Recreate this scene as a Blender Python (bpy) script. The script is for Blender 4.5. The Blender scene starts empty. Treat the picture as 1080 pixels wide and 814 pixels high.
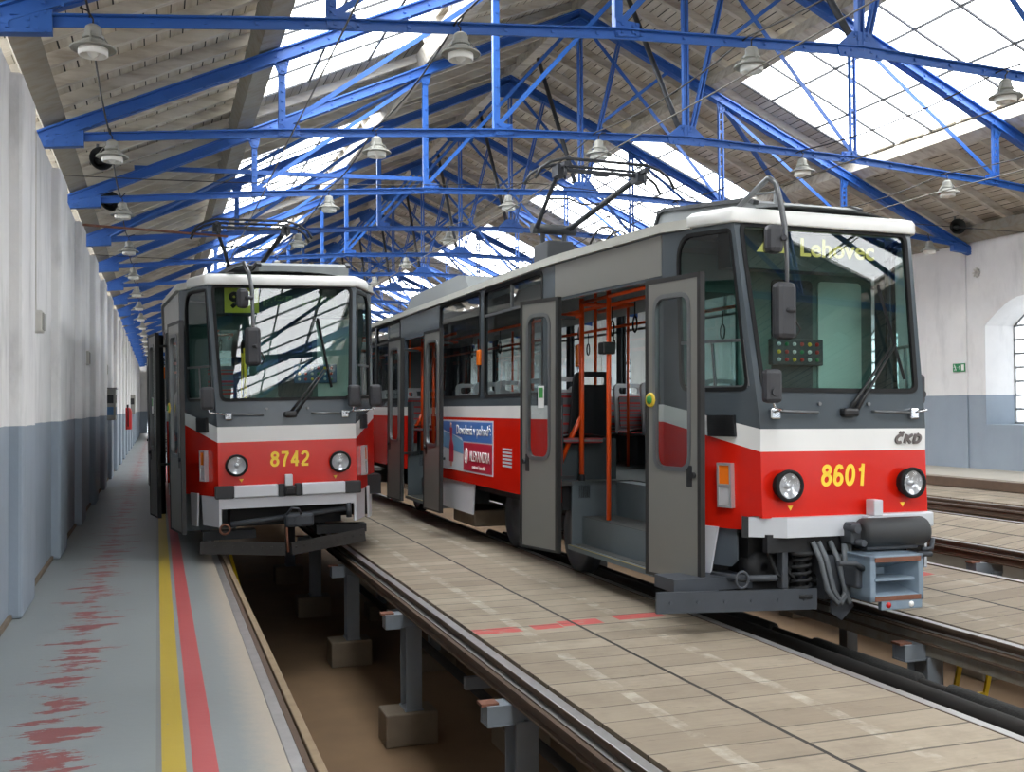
import bpy, bmesh, math, random
from mathutils import Vector, Matrix, Euler
from mathutils.geometry import tessellate_polygon
random.seed(7)
sc = bpy.context.scene
col = sc.collection
PI = math.pi

# ------------------------------------------------------------------ helpers
def V(*a): return Vector(a)
def lerp(a, b, t): return a + (b - a) * t

class MB:
    """collects faces and links them as one mesh object"""
    def __init__(s): s.v = []; s.f = []; s.sm = []
    def add(s, vs, fs, smooth=False):
        o = len(s.v); s.v += [tuple(p) for p in vs]
        s.f += [tuple(o + i for i in f) for f in fs]; s.sm += [smooth] * len(fs)
        return s
    def box(s, x0, y0, z0, x1, y1, z1, c=0.0):
        if x1 < x0: x0, x1 = x1, x0
        if y1 < y0: y0, y1 = y1, y0
        if z1 < z0: z0, z1 = z1, z0
        c = min(c, (x1-x0)*.45, (y1-y0)*.45, (z1-z0)*.45)
        if c <= 0:
            vs = [(x, y, z) for z in (z0, z1) for y in (y0, y1) for x in (x0, x1)]
            return s.add(vs, [(0,2,3,1),(4,5,7,6),(0,1,5,4),(2,6,7,3),(0,4,6,2),(1,3,7,5)])
        bm = bmesh.new(); bmesh.ops.create_cube(bm, size=1.0)
        for v in bm.verts:
            v.co = ((x0+x1)/2+v.co.x*(x1-x0), (y0+y1)/2+v.co.y*(y1-y0), (z0+z1)/2+v.co.z*(z1-z0))
        bmesh.ops.bevel(bm, geom=bm.edges[:], offset=c, segments=2, profile=.5, affect='EDGES')
        bm.verts.index_update()
        s.add([v.co[:] for v in bm.verts], [[v.index for v in f.verts] for f in bm.faces]); bm.free()
        return s
    def bar(s, a, b, w, h, up=(0,0,1), ext=0.0):
        a = Vector(a); b = Vector(b); d = (b-a).normalized(); a = a-d*ext; b = b+d*ext
        u = Vector(up); side = d.cross(u)
        if side.length < 1e-4: side = d.cross(Vector((1,0,0)))
        side.normalize(); u = side.cross(d).normalized()
        vs = [p + side*w/2*i + u*h/2*j for p in (a, b) for i, j in ((-1,-1),(1,-1),(1,1),(-1,1))]
        return s.add(vs, [(0,3,2,1),(4,5,6,7),(0,1,5,4),(1,2,6,5),(2,3,7,6),(3,0,4,7)])
    def tube(s, pts, r, n=8, cap=True, closed=False):
        pts = [Vector(p) for p in pts]; m = len(pts)
        rs = r if isinstance(r, (list, tuple)) else [r]*m
        rings = []; prev = None
        for i, p in enumerate(pts):
            if closed: t = pts[(i+1) % m]-pts[i-1]
            else: t = pts[min(i+1, m-1)]-pts[max(i-1, 0)]
            t.normalize()
            if prev is None:
                u = t.orthogonal().normalized()
            else:
                u = prev-t*prev.dot(t)
                u = u.normalized() if u.length > 1e-5 else t.orthogonal().normalized()
            prev = u; w = t.cross(u)
            rings.append([p+(u*math.cos(2*PI*k/n)+w*math.sin(2*PI*k/n))*rs[i] for k in range(n)])
        vs = [q for R in rings for q in R]; fs = []
        for i in range(m if closed else m-1):
            j = (i+1) % m
            for k in range(n): fs.append((i*n+k, i*n+(k+1) % n, j*n+(k+1) % n, j*n+k))
        s.add(vs, fs, True)
        if cap and not closed:
            s.add(rings[0], [tuple(range(n))[::-1]]); s.add(rings[-1], [tuple(range(n))])
        return s
    def cyl(s, a, b, r, n=16): return s.tube([a, b], r, n)
    def lathe(s, prof, o, axis=(0,0,1), n=20, smooth=True):
        """prof: (radius, height along axis)"""
        ax = Vector(axis).normalized(); u = ax.orthogonal().normalized(); w = ax.cross(u); o = Vector(o)
        vs = []; fs = []
        for (r, h) in prof:
            for k in range(n):
                a = 2*PI*k/n; vs.append(o+ax*h+(u*math.cos(a)+w*math.sin(a))*max(r, 1e-4))
        for i in range(len(prof)-1):
            for k in range(n): fs.append((i*n+k, i*n+(k+1) % n, (i+1)*n+(k+1) % n, (i+1)*n+k))
        return s.add(vs, fs, smooth)
    def plate(s, outer, holes, fn, t):
        """flat (s,t) polygon with holes -> 3D by fn(s,t,d), d=0 outside, d=t inside"""
        loops = [list(outer)]+[list(h) for h in holes]
        tri = tessellate_polygon([[Vector((p[0], p[1], 0)) for p in L] for L in loops])
        flat = [p for L in loops for p in L]; n = len(flat)
        def ccw(f):
            a, b, c = (flat[i] for i in f)
            return f if (b[0]-a[0])*(c[1]-a[1])-(b[1]-a[1])*(c[0]-a[0]) > 0 else f[::-1]
        tri = [ccw(tuple(f)) for f in tri]
        vs = [fn(p[0], p[1], 0.0) for p in flat]+([fn(p[0], p[1], t) for p in flat] if t else [])
        fs = [f for f in tri]
        if t:
            fs += [tuple(n+i for i in f)[::-1] for f in tri]
            o = 0
            for L in loops:
                m = len(L)
                for k in range(m): fs.append((o+k, o+(k+1) % m, n+o+(k+1) % m, n+o+k))
                o += m
        return s.add(vs, fs)
    def grid(s, fn, nu, nv, smooth=True, close_u=False):
        vs = [fn(i/nu, j/nv) for j in range(nv+1) for i in range(nu+1)]
        fs = [(j*(nu+1)+i, j*(nu+1)+i+1, (j+1)*(nu+1)+i+1, (j+1)*(nu+1)+i) for j in range(nv) for i in range(nu)]
        return s.add(vs, fs, smooth)
    def build(s, name, mat, parent=None, fix=True):
        me = bpy.data.meshes.new(name)
        me.from_pydata(s.v, [], s.f); me.polygons.foreach_set('use_smooth', s.sm)
        if fix:
            bm = bmesh.new(); bm.from_mesh(me); bmesh.ops.remove_doubles(bm, verts=bm.verts, dist=1e-5)
            bmesh.ops.recalc_face_normals(bm, faces=bm.faces); bm.to_mesh(me); bm.free()
        me.update()
        if mat is not None: me.materials.append(M[mat] if isinstance(mat, str) else mat)
        o = bpy.data.objects.new(name, me); col.objects.link(o)
        if parent is not None: o.parent = parent
        return o

def inset(poly, d):
    """offset a convex CCW polygon inward by d"""
    n = len(poly); L = []
    for i in range(n):
        a = Vector(poly[i]); b = Vector(poly[(i+1) % n]); t = (b-a).normalized(); nn = Vector((-t.y, t.x))
        L.append((a+nn*d, t))
    out = []
    for i in range(n):
        p, t = L[i-1]; q, u = L[i]; den = t.x*u.y-t.y*u.x
        k = ((q.x-p.x)*u.y-(q.y-p.y)*u.x)/den
        out.append((p.x+t.x*k, p.y+t.y*k))
    return out
def rounded(poly, r, n=6):
    m = len(poly); out = []; rs = r if isinstance(r, (list, tuple)) else [r]*m
    for i in range(m):
        p = Vector(poly[i]); a = Vector(poly[i-1])-p; b = Vector(poly[(i+1) % m])-p
        la, lb = a.length, b.length; a.normalize(); b.normalize()
        ang = a.angle(b); R = rs[i]
        if R <= 1e-4: out.append((p.x, p.y)); continue
        k = min(R/math.tan(ang/2), la*.49, lb*.49); s0 = p+a*k; s1 = p+b*k
        for j in range(n+1):
            t = j/n; q = s0*(1-t)**2+p*2*t*(1-t)+s1*t*t      # quadratic arc
            out.append((q.x, q.y))
    return out
def rect(x0, y0, x1, y1): return [(x0, y0), (x1, y0), (x1, y1), (x0, y1)]

def tag(o, label=None, cat=None, group=None, kind=None):
    if label: o['label'] = label
    if cat: o['category'] = cat
    if group: o['group'] = group
    if kind: o['kind'] = kind
    return o
def empty(name, loc=(0,0,0), rot=(0,0,0)):
    o = bpy.data.objects.new(name, None); col.objects.link(o); o.location = loc; o.rotation_euler = rot
    o.empty_display_size = .2
    return o
def copy_tree(o, parent=None):
    c = o.copy(); col.objects.link(c)
    if parent is not None: c.parent = parent
    for ch in list(o.children): copy_tree(ch, c)
    return c
def struct(o): o['kind'] = 'structure'; return o

def text_obj(name, body, mat, parent, width, height, mat4, depth=.003, bold=.012, shear=0.0, spacing=1.0):
    cu = bpy.data.curves.new(name, 'FONT'); cu.body = body; cu.size = 1.0; cu.extrude = 0.0; cu.offset = bold
    cu.shear = shear; cu.space_character = spacing; cu.resolution_u = 4
    t = bpy.data.objects.new(name, cu); col.objects.link(t)
    dg = bpy.context.evaluated_depsgraph_get(); me = bpy.data.meshes.new_from_object(t.evaluated_get(dg))
    bpy.data.objects.remove(t); bpy.data.curves.remove(cu)
    xs = [v.co.x for v in me.vertices]; ys = [v.co.y for v in me.vertices]
    sx = width/(max(xs)-min(xs)); sy = height/(max(ys)-min(ys))
    x0, y0 = min(xs), min(ys)
    bm = bmesh.new(); bm.from_mesh(me)
    for v in bm.verts: v.co = ((v.co.x-x0)*sx-width/2, (v.co.y-y0)*sy-height/2, 0)
    bmesh.ops.remove_doubles(bm, verts=bm.verts, dist=1e-5)
    r = bmesh.ops.extrude_face_region(bm, geom=bm.faces[:])
    for g in r['geom']:
        if isinstance(g, bmesh.types.BMVert): g.co.z += depth
    bmesh.ops.transform(bm, matrix=mat4, verts=bm.verts)
    bmesh.ops.recalc_face_normals(bm, faces=bm.faces)
    bm.to_mesh(me); bm.free(); me.materials.clear(); me.materials.append(M[mat])
    o = bpy.data.objects.new(name, me); col.objects.link(o)
    if parent is not None: o.parent = parent
    return o
def _arc(cx, cy, rx, ry, a0, a1, n=18):
    return [(cx+rx*math.cos(math.radians(lerp(a0, a1, i/n))), cy+ry*math.sin(math.radians(lerp(a0, a1, i/n)))) for i in range(n+1)]
GLYPH = {   # centre lines in a box 0.62 wide and 1 high
 '8': [_arc(.31, .74, .205, .17, 0, 360), _arc(.31, .31, .235, .225, 0, 360)],
 '6': [_arc(.31, .31, .225, .225, 0, 360, 22), [(.09, .36), (.095, .52), (.14, .74), (.22, .87), (.33, .91), (.44, .88), (.51, .77)]],
 '0': [_arc(.31, .5, .22, .415, 0, 360, 28)],
 '1': [[(.36, 0), (.36, 1)], [(.36, .84), (.27, .74), (.12, .71)]],
 '7': [[(.05, .915), (.57, .915)], [(.53, .90), (.38, .62), (.29, .35), (.25, 0)]],
 '4': [[(.43, 0), (.43, 1)], [(.02, .29), (.60, .29)], [(.44, .92), (.07, .29)]],
 '2': [_arc(.31, .69, .215, .23, 165, -20, 14)+[(.44, .47), (.20, .25), (.10, .09)], [(.06, .08), (.57, .08)]],
 'C': [_arc(.36, .5, .27, .40, 55, 305, 18)], 'K': [[(.11, .02), (.11, .98)], [(.14, .48), (.56, .96)], [(.22, .52), (.58, .04)]],
 'D': [[(.11, .10), (.11, .90)], [(.06, .90), (.30, .90)]+_arc(.30, .5, .26, .40, 90, -90, 14)+[(.06, .10)]], 'v': [[(.20, 1.24), (.36, 1.10), (.52, 1.24)]],
}
def glyphs(name, text, mat, parent, width, height, mat4, stroke=.17, adv=.72, shear=0.0, depth=.003):
    m = MB(); tot = adv*(len(text)-1)+.62; sx = width/tot; sy = height
    for i, ch in enumerate(text):
        for line in (GLYPH[ch] if ch != 'Č' else GLYPH['C']+GLYPH['v']):
            P = [Vector(((x+adv*i+shear*y-tot/2)*sx, (y-.5)*sy)) for x, y in line]
            closed = (P[0]-P[-1]).length < 1e-4; L = []; R = []; hw = stroke*(sx+sy)/4
            for j, p in enumerate(P):
                a = P[j-1] if j else (P[-2] if closed else p); b = P[j+1] if j < len(P)-1 else (P[1] if closed else p)
                t = (b-a).normalized(); nn = Vector((-t.y, t.x))
                k = 1.0
                if j and j < len(P)-1:
                    t1 = (p-a).normalized(); k = 1/max(.6, abs(t1.x*t.x+t1.y*t.y))
                L.append(p+nn*hw*k); R.append(p-nn*hw*k)
            for j in range(len(P)-1):
                q = [L[j], R[j], R[j+1], L[j+1]]; vs = [mat4 @ Vector((v.x, v.y, z)) for z in (0, depth) for v in q]
                m.add(vs, [(0,3,2,1), (4,5,6,7), (0,1,5,4), (1,2,6,5), (2,3,7,6), (3,0,4,7)])
    return m.build(name, mat, parent)
def basis(o, ex, ey):
    ex = Vector(ex).normalized(); ey = Vector(ey); ez = ex.cross(ey).normalized(); ey = ez.cross(ex)
    m = Matrix.Identity(4)
    for i in range(3): m[i][0] = ex[i]; m[i][1] = ey[i]; m[i][2] = ez[i]; m[i][3] = o[i]
    return m

# ------------------------------------------------------------------ materials
M = {}
def srgb(r, g, b):
    f = lambda c: c/12.92 if c <= .04045 else ((c+.055)/1.055)**2.4
    return (f(r/255), f(g/255), f(b/255), 1)
class NT:
    def __init__(s, name):
        m = bpy.data.materials.new(name); m.use_nodes = True; s.m = m; s.t = m.node_tree; s.t.nodes.clear()
        M[name] = m; s.out = s.n('ShaderNodeOutputMaterial')
    def n(s, t, **k):
        x = s.t.nodes.new(t)
        for a, b in k.items(): setattr(x, a, b)
        return x
    def l(s, a, b): s.t.links.new(a, b)
    def put(s, sock, val):
        if hasattr(val, 'is_output') or isinstance(val, bpy.types.NodeSocket): s.l(val, sock)
        else: sock.default_value = val
    def math(s, op, a, b=0.0, c=0.0, clamp=False):
        x = s.n('ShaderNodeMath', operation=op); x.use_clamp = clamp
        for i, q in enumerate((a, b, c)): s.put(x.inputs[i], q)
        return x.outputs[0]
    def mix(s, f, a, b, blend='MIX'):
        x = s.n('ShaderNodeMix', data_type='RGBA', blend_type=blend)
        s.put(x.inputs[0], f); s.put(x.inputs[6], a); s.put(x.inputs[7], b); return x.outputs[2]
    def noise(s, vec, scale, detail=4, rough=.55):
        x = s.n('ShaderNodeTexNoise'); x.inputs['Scale'].default_value = scale
        x.inputs['Detail'].default_value = detail; x.inputs['Roughness'].default_value = rough
        s.l(vec, x.inputs['Vector']); return x.outputs['Fac']
    def ramp(s, f, stops, interp='LINEAR'):
        x = s.n('ShaderNodeValToRGB'); cr = x.color_ramp; cr.interpolation = interp
        while len(cr.elements) > 1: cr.elements.remove(cr.elements[-1])
        cr.elements[0].position = stops[0][0]; cr.elements[0].color = stops[0][1]
        for p, c in stops[1:]:
            e = cr.elements.new(p); e.color = c
        s.put(x.inputs[0], f); return x.outputs[0]
    def coord(s, which='Object', scale=None):
        x = s.n('ShaderNodeTexCoord').outputs[which]
        if scale:
            mp = s.n('ShaderNodeMapping'); mp.inputs['Scale'].default_value = scale; s.l(x, mp.inputs[0]); x = mp.outputs[0]
        return x
    def geo(s):    # world position
        return s.n('ShaderNodeNewGeometry').outputs['Position']
    def sep(s, v):
        x = s.n('ShaderNodeSeparateXYZ'); s.l(v, x.inputs[0]); return x.outputs
    def band(s, v, a, b):   # 1 inside [a,b]
        return s.math('MULTIPLY', s.math('GREATER_THAN', v, a), s.math('LESS_THAN', v, b))
    def bump(s, h, strength=.3, dist=.01):
        x = s.n('ShaderNodeBump'); x.inputs['Strength'].default_value = strength; x.inputs['Distance'].default_value = dist
        s.put(x.inputs['Height'], h); return x.outputs[0]
    def bsdf(s, color, rough=.5, metal=0.0, normal=None, coat=0.0, spec=.5):
        b = s.n('ShaderNodeBsdfPrincipled'); s.put(b.inputs['Base Color'], color); s.put(b.inputs['Roughness'], rough)
        s.put(b.inputs['Metallic'], metal); b.inputs['Specular IOR Level'].default_value = spec
        if coat: b.inputs['Coat Weight'].default_value = coat; b.inputs['Coat Roughness'].default_value = .08
        if normal is not None: s.l(normal, b.inputs['Normal'])
        s.l(b.outputs[0], s.out.inputs[0]); return b

def simple(name, c, rough=.5, metal=0.0, var=.12, scale=6, coat=0.0, spec=.5, bump=0.0):
    """paint or metal with a little dirt variation"""
    k = NT(name); co = k.coord('Object'); f = k.noise(co, scale, 5)
    d = (c[0]*(1-var), c[1]*(1-var), c[2]*(1-var), 1); e = (min(1, c[0]*(1+var)), min(1, c[1]*(1+var)), min(1, c[2]*(1+var)), 1)
    k.bsdf(k.mix(f, d, e), k.math('MULTIPLY_ADD', f, .12, rough-.06), metal, k.bump(k.noise(co, scale*8), bump) if bump else None, coat, spec)
    return k
def thin_glass(name, tint, ior=1.5, rough=0.0, dirt=0.0):
    k = NT(name)
    tr = k.n('ShaderNodeBsdfTransparent'); tr.inputs[0].default_value = tint
    gl = k.n('ShaderNodeBsdfGlossy'); gl.inputs['Roughness'].default_value = rough
    ge = k.n('ShaderNodeNewGeometry'); vm = k.n('ShaderNodeVectorMath', operation='DOT_PRODUCT')
    k.l(ge.outputs['Normal'], vm.inputs[0]); k.l(ge.outputs['Incoming'], vm.inputs[1])
    cosi = k.math('ABSOLUTE', vm.outputs['Value'])          # a pane has two faces: Schlick, doubled, same from both sides
    f = k.math('MINIMUM', k.math('MULTIPLY_ADD', k.math('POWER', k.math('SUBTRACT', 1.0, cosi), 5.0), .92, .078), 1.0)
    mx = k.n('ShaderNodeMixShader'); k.l(f, mx.inputs[0]); k.l(tr.outputs[0], mx.inputs[1]); k.l(gl.outputs[0], mx.inputs[2])
    last = mx.outputs[0]
    if dirt:
        df = k.n('ShaderNodeBsdfDiffuse'); df.inputs[0].default_value = (.6,.6,.58,1)
        m2 = k.n('ShaderNodeMixShader'); m2.inputs[0].default_value = dirt; k.l(last, m2.inputs[1]); k.l(df.outputs[0], m2.inputs[2]); last = m2.outputs[0]
    k.l(last, k.out.inputs[0]); return k
def emis(name, c, st):
    k = NT(name); e = k.n('ShaderNodeEmission'); e.inputs[0].default_value = c; e.inputs[1].default_value = st; k.l(e.outputs[0], k.out.inputs[0])

simple('truss_blue', srgb(40, 92, 170), .45, var=.14, scale=3, bump=.05)
simple('pipe_black', srgb(40, 42, 46), .5)
simple('wire_black', srgb(45, 42, 40), .6)
simple('wire_copper', srgb(110, 105, 95), .45, .5)
simple('old_white', srgb(205, 203, 196), .6, var=.1, scale=20)
simple('lamp_grey', srgb(150, 150, 143), .55, .2, scale=18)
simple('lamp_glass', srgb(238, 238, 232), .25, var=.03)
simple('speaker_dark', srgb(48, 50, 50), .5)
simple('rubber', srgb(24, 25, 26), .7, spec=.3)
simple('rubber_grey', srgb(52, 54, 56), .6)
simple('plastic_black', srgb(30, 31, 33), .42)
simple('mirror_back', srgb(52, 53, 57), .5)
simple('steel_grey', srgb(120, 122, 124), .35, .7)
simple('dull_steel', srgb(92, 96, 102), .5, .4, scale=4)
simple('chrome', srgb(215, 217, 220), .14, 1.0, var=.03)
simple('alu', srgb(196, 198, 200), .32, .55, var=.05)
simple('alu_bumper', srgb(206, 210, 216), .35, .25, var=.04)
simple('door_grey', srgb(128, 127, 122), .33, .15, var=.05, scale=3)
simple('door_edge', srgb(38, 38, 38), .55)
simple('orange_rail', srgb(240, 84, 20), .35, var=.05, coat=.3)
simple('roof_white', srgb(232, 232, 228), .4, var=.05, scale=3)
simple('roof_grey', srgb(126, 130, 130), .5, var=.08)
simple('gutter', srgb(186, 186, 178), .4, .2, var=.14, scale=9)
simple('skirt_white', srgb(205, 208, 214), .45, var=.06)
simple('skirt_dark', srgb(82, 90, 98), .5)
simple('under_dark', srgb(30, 31, 33), .75, var=.3)
simple('under_grey', srgb(66, 70, 76), .6, .2, var=.2)
simple('pilot_grey', srgb(64, 69, 76), .55, .2, var=.25, scale=5)
simple('pilot_rubber', srgb(50, 48, 46), .7, var=.25, scale=8)
simple('coupler_blue', srgb(128, 145, 160), .5, .15, var=.2, scale=12)
simple('rust', srgb(120, 78, 60), .8, var=.3, scale=20)
simple('hose', srgb(95, 100, 104), .6)
simple('number_yellow', srgb(255, 214, 60), .45, var=.02)
simple('badge_dark', srgb(105, 98, 96), .35, .4)
simple('lens_orange', srgb(240, 120, 30), .2, var=.05, coat=.5)
simple('lens_clear', srgb(210, 212, 215), .15, .3, var=.05, coat=.5)
simple('nosing_dull', srgb(150, 138, 80), .6)
simple('green_button', srgb(60, 150, 70), .4)
simple('yellow_ring', srgb(225, 195, 60), .4)
simple('interior_grey', srgb(118, 124, 126), .6)
simple('interior_dark', srgb(60, 68, 72), .65)
simple('interior_light', srgb(205, 206, 200), .6)
simple('step_grey', srgb(95, 105, 110), .6)
simple('floor_dark', srgb(78, 80, 78), .75)
simple('seat_black', srgb(32, 33, 36), .45)
simple('cab_teal', srgb(96, 122, 116), .6)
simple('cab_light', srgb(206, 222, 212), .5, var=.03)
simple('pit_concrete', srgb(122, 98, 72), .9, var=.3, scale=1.6)
simple('footing', srgb(120, 108, 92), .9, var=.25)
simple('post_grey', srgb(126, 134, 142), .5, .1, var=.12, scale=8)
simple('black_pipe', srgb(40, 38, 36), .9, var=.2, scale=10)
simple('safety_yellow', srgb(225, 190, 30), .5)
simple('ext_red', srgb(190, 25, 25), .35)
simple('sign_green', srgb(20, 130, 75), .45, var=.02)
simple('sign_white', srgb(240, 240, 238), .5, var=.02)
simple('ad_white', srgb(222, 226, 230), .4, var=.06, scale=3)
simple('ad_blue', srgb(70, 125, 200), .4, var=.08, scale=3)
simple('ad_red', srgb(190, 35, 62), .4, var=.03)
simple('ad_sea', srgb(110, 165, 205), .4, var=.1)
simple('skin', srgb(215, 165, 140), .5)
simple('display_dark', srgb(34, 48, 46), .5)
simple('plate_yellow', srgb(222, 214, 60), .5)
simple('black_paint', srgb(18, 18, 18), .5)
simple('panel_blue', srgb(70, 110, 150), .5)
simple('seat_white', srgb(205, 205, 208), .5)
simple('frame_grey', srgb(130, 134, 134), .5)
emis('led_yellow', srgb(244, 226, 130), .6)
emis('led_green', srgb(160, 205, 120), .3)
thin_glass('pane_clear', (.86,.90,.89,1), dirt=.0)
thin_glass('pane_side', (.66,.72,.72,1))
thin_glass('pane_screen', (.60,.76,.73,1))
thin_glass('pane_cab', (.34,.50,.48,1))
thin_glass('lens_glass', (.95,.96,.97,1))
thin_glass('mirror_glass', (.3,.3,.3,1))

def _skylight():
    k = NT('skylight_glass')        # wired, slightly milky roof glass
    tr = k.n('ShaderNodeBsdfTransparent'); tr.inputs[0].default_value = (.93,.95,.96,1)
    tl = k.n('ShaderNodeBsdfTranslucent'); tl.inputs[0].default_value = (.9,.92,.93,1)
    mx = k.n('ShaderNodeMixShader'); mx.inputs[0].default_value = .22; k.l(tr.outputs[0], mx.inputs[1]); k.l(tl.outputs[0], mx.inputs[2]); k.l(mx.outputs[0], k.out.inputs[0])
_skylight()

def _milky():
    k = NT('window_milky')          # arched window glass, frosted and tinted to cut the daylight it lets in
    tr = k.n('ShaderNodeBsdfTransparent'); tr.inputs[0].default_value = (.42,.44,.46,1)
    tl = k.n('ShaderNodeBsdfTranslucent'); tl.inputs[0].default_value = (.35,.36,.37,1)
    mx = k.n('ShaderNodeMixShader'); mx.inputs[0].default_value = .6; k.l(tr.outputs[0], mx.inputs[1]); k.l(tl.outputs[0], mx.inputs[2]); k.l(mx.outputs[0], k.out.inputs[0])
_milky()

def _livery():      # red / white / charcoal bands that drop round the front corners
    k = NT('livery'); co = k.coord('Object'); x, y, z = k.sep(co)
    t = k.math('DIVIDE', k.math('SUBTRACT', y, .03), .82, clamp=True)
    top = k.math('MULTIPLY_ADD', t, .18, 1.445); bot = k.math('MULTIPLY_ADD', t, .21, 1.28)
    is_red = k.math('LESS_THAN', z, bot); is_dark = k.math('GREATER_THAN', z, top)
    f = k.noise(k.coord('Object', (1, 1, 1)), 1.7, 5)
    red = k.mix(f, srgb(196, 24, 12), srgb(216, 36, 16)); wh = k.mix(f, srgb(222, 222, 220), srgb(238, 238, 236))
    dk = k.mix(f, srgb(68, 76, 82), srgb(84, 92, 98))
    c = k.mix(is_red, wh, red); c = k.mix(is_dark, c, dk)
    wob = k.noise(k.coord('Object', (1, .9, 1.1)), 2.2, 1)
    k.bsdf(c, .22, 0, k.bump(wob, .10, .02), coat=.1, spec=.3)
_livery()

def _wall(name, zpaint, dirt):
    k = NT(name); p = k.geo(); x, y, z = k.sep(p)
    n1 = k.noise(p, 1.1, 6, .6); n2 = k.noise(p, 7, 4)
    mp = k.n('ShaderNodeMapping'); mp.inputs['Scale'].default_value = (1.6, 1.6, .45); k.l(p, mp.inputs[0])
    st = k.noise(mp.outputs[0], 1.8, 5, .65)
    wh = k.mix(k.ramp(n1, [(.3, (0,0,0,1)), (.75, (1,1,1,1))]), srgb(222, 222, 222), srgb(238, 238, 237))
    wh = k.mix(k.math('MULTIPLY', k.ramp(st, [(.52, (0,0,0,1)), (.8, (1,1,1,1))]), dirt), wh, srgb(120, 122, 122))
    sp = k.ramp(k.noise(p, 11, 6, .7), [(.70, (0,0,0,1)), (.76, (1,1,1,1))])
    wh = k.mix(k.math('MULTIPLY', sp, k.math('MULTIPLY', k.math('GREATER_THAN', z, 3.3), dirt)), wh, srgb(150, 140, 132))
    gr = k.mix(n1, srgb(136, 148, 160), srgb(154, 166, 178))
    gr = k.mix(k.math('MULTIPLY', k.ramp(st, [(.5, (0,0,0,1)), (.8, (1,1,1,1))]), .5*dirt), gr, srgb(110, 116, 120))
    chip = k.ramp(k.noise(p, 5, 6, .7), [(.69, (0,0,0,1)), (.71, (1,1,1,1))])
    gr = k.mix(k.math('MULTIPLY', chip, k.math('LESS_THAN', z, .5)), gr, srgb(200, 196, 186))
    zz = k.math('MULTIPLY_ADD', n1, .03, z)
    k.bsdf(k.mix(k.math('GREATER_THAN', zz, zpaint), gr, wh), .75, 0, k.bump(n2, .25, .02))
_wall('wall_left_paint', 1.53, .5)
_wall('wall_right_paint', 1.80, .25)

def _walkway():
    k = NT('walkway_paint'); p = k.geo(); x, y, z = k.sep(p)
    n1 = k.noise(p, .9, 6, .6); n2 = k.noise(p, 14, 5, .65)
    base = k.mix(n1, srgb(126, 132, 132), srgb(150, 156, 156))
    mp = k.n('ShaderNodeMapping'); mp.inputs['Scale'].default_value = (.8, 2.6, 1); k.l(p, mp.inputs[0])
    w = k.noise(mp.outputs[0], 2.1, 8, .72)
    zone = k.math('MULTIPLY', k.ramp(x, [(0, (0,0,0,1)), (1, (0,0,0,1))]), 0)
    dx = k.math('ABSOLUTE', k.math('ADD', x, .52)); zx = k.math('SUBTRACT', 1.0, k.math('DIVIDE', dx, .42), clamp=True)
    wear = k.math('GREATER_THAN', k.math('ADD', w, k.math('MULTIPLY', zx, .20)), .69)
    base = k.mix(k.math('MULTIPLY', k.math('MULTIPLY', wear, zx), 2.2, clamp=True), base, srgb(140, 82, 80))
    # bare concrete along the rail
    edge = k.math('MULTIPLY_ADD', n2, .12, x)
    base = k.mix(k.ramp(k.math('DIVIDE', k.math('SUBTRACT', edge, .44), .16, clamp=True), [(0, (0,0,0,1)), (1, (1,1,1,1))]), base, srgb(176, 166, 150))
    far = k.math('GREATER_THAN', n2, .32)
    yel = k.math('MULTIPLY', k.band(x, .02, .125), k.math('GREATER_THAN', n2, .30))
    redl = k.math('MULTIPLY', k.band(x, .155, .265), k.math('GREATER_THAN', n2, .28))
    dark = k.band(x, -.005, .02)
    base = k.mix(k.math('MULTIPLY', dark, .5), base, srgb(110, 110, 105))
    base = k.mix(yel, base, k.mix(n1, srgb(176, 150, 44), srgb(196, 172, 66)))
    base = k.mix(redl, base, k.mix(n1, srgb(176, 74, 76), srgb(194, 96, 96)))
    k.bsdf(base, k.math('MULTIPLY_ADD', n1, .25, .30), 0, k.bump(n2, .12, .01))
_walkway()

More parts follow.
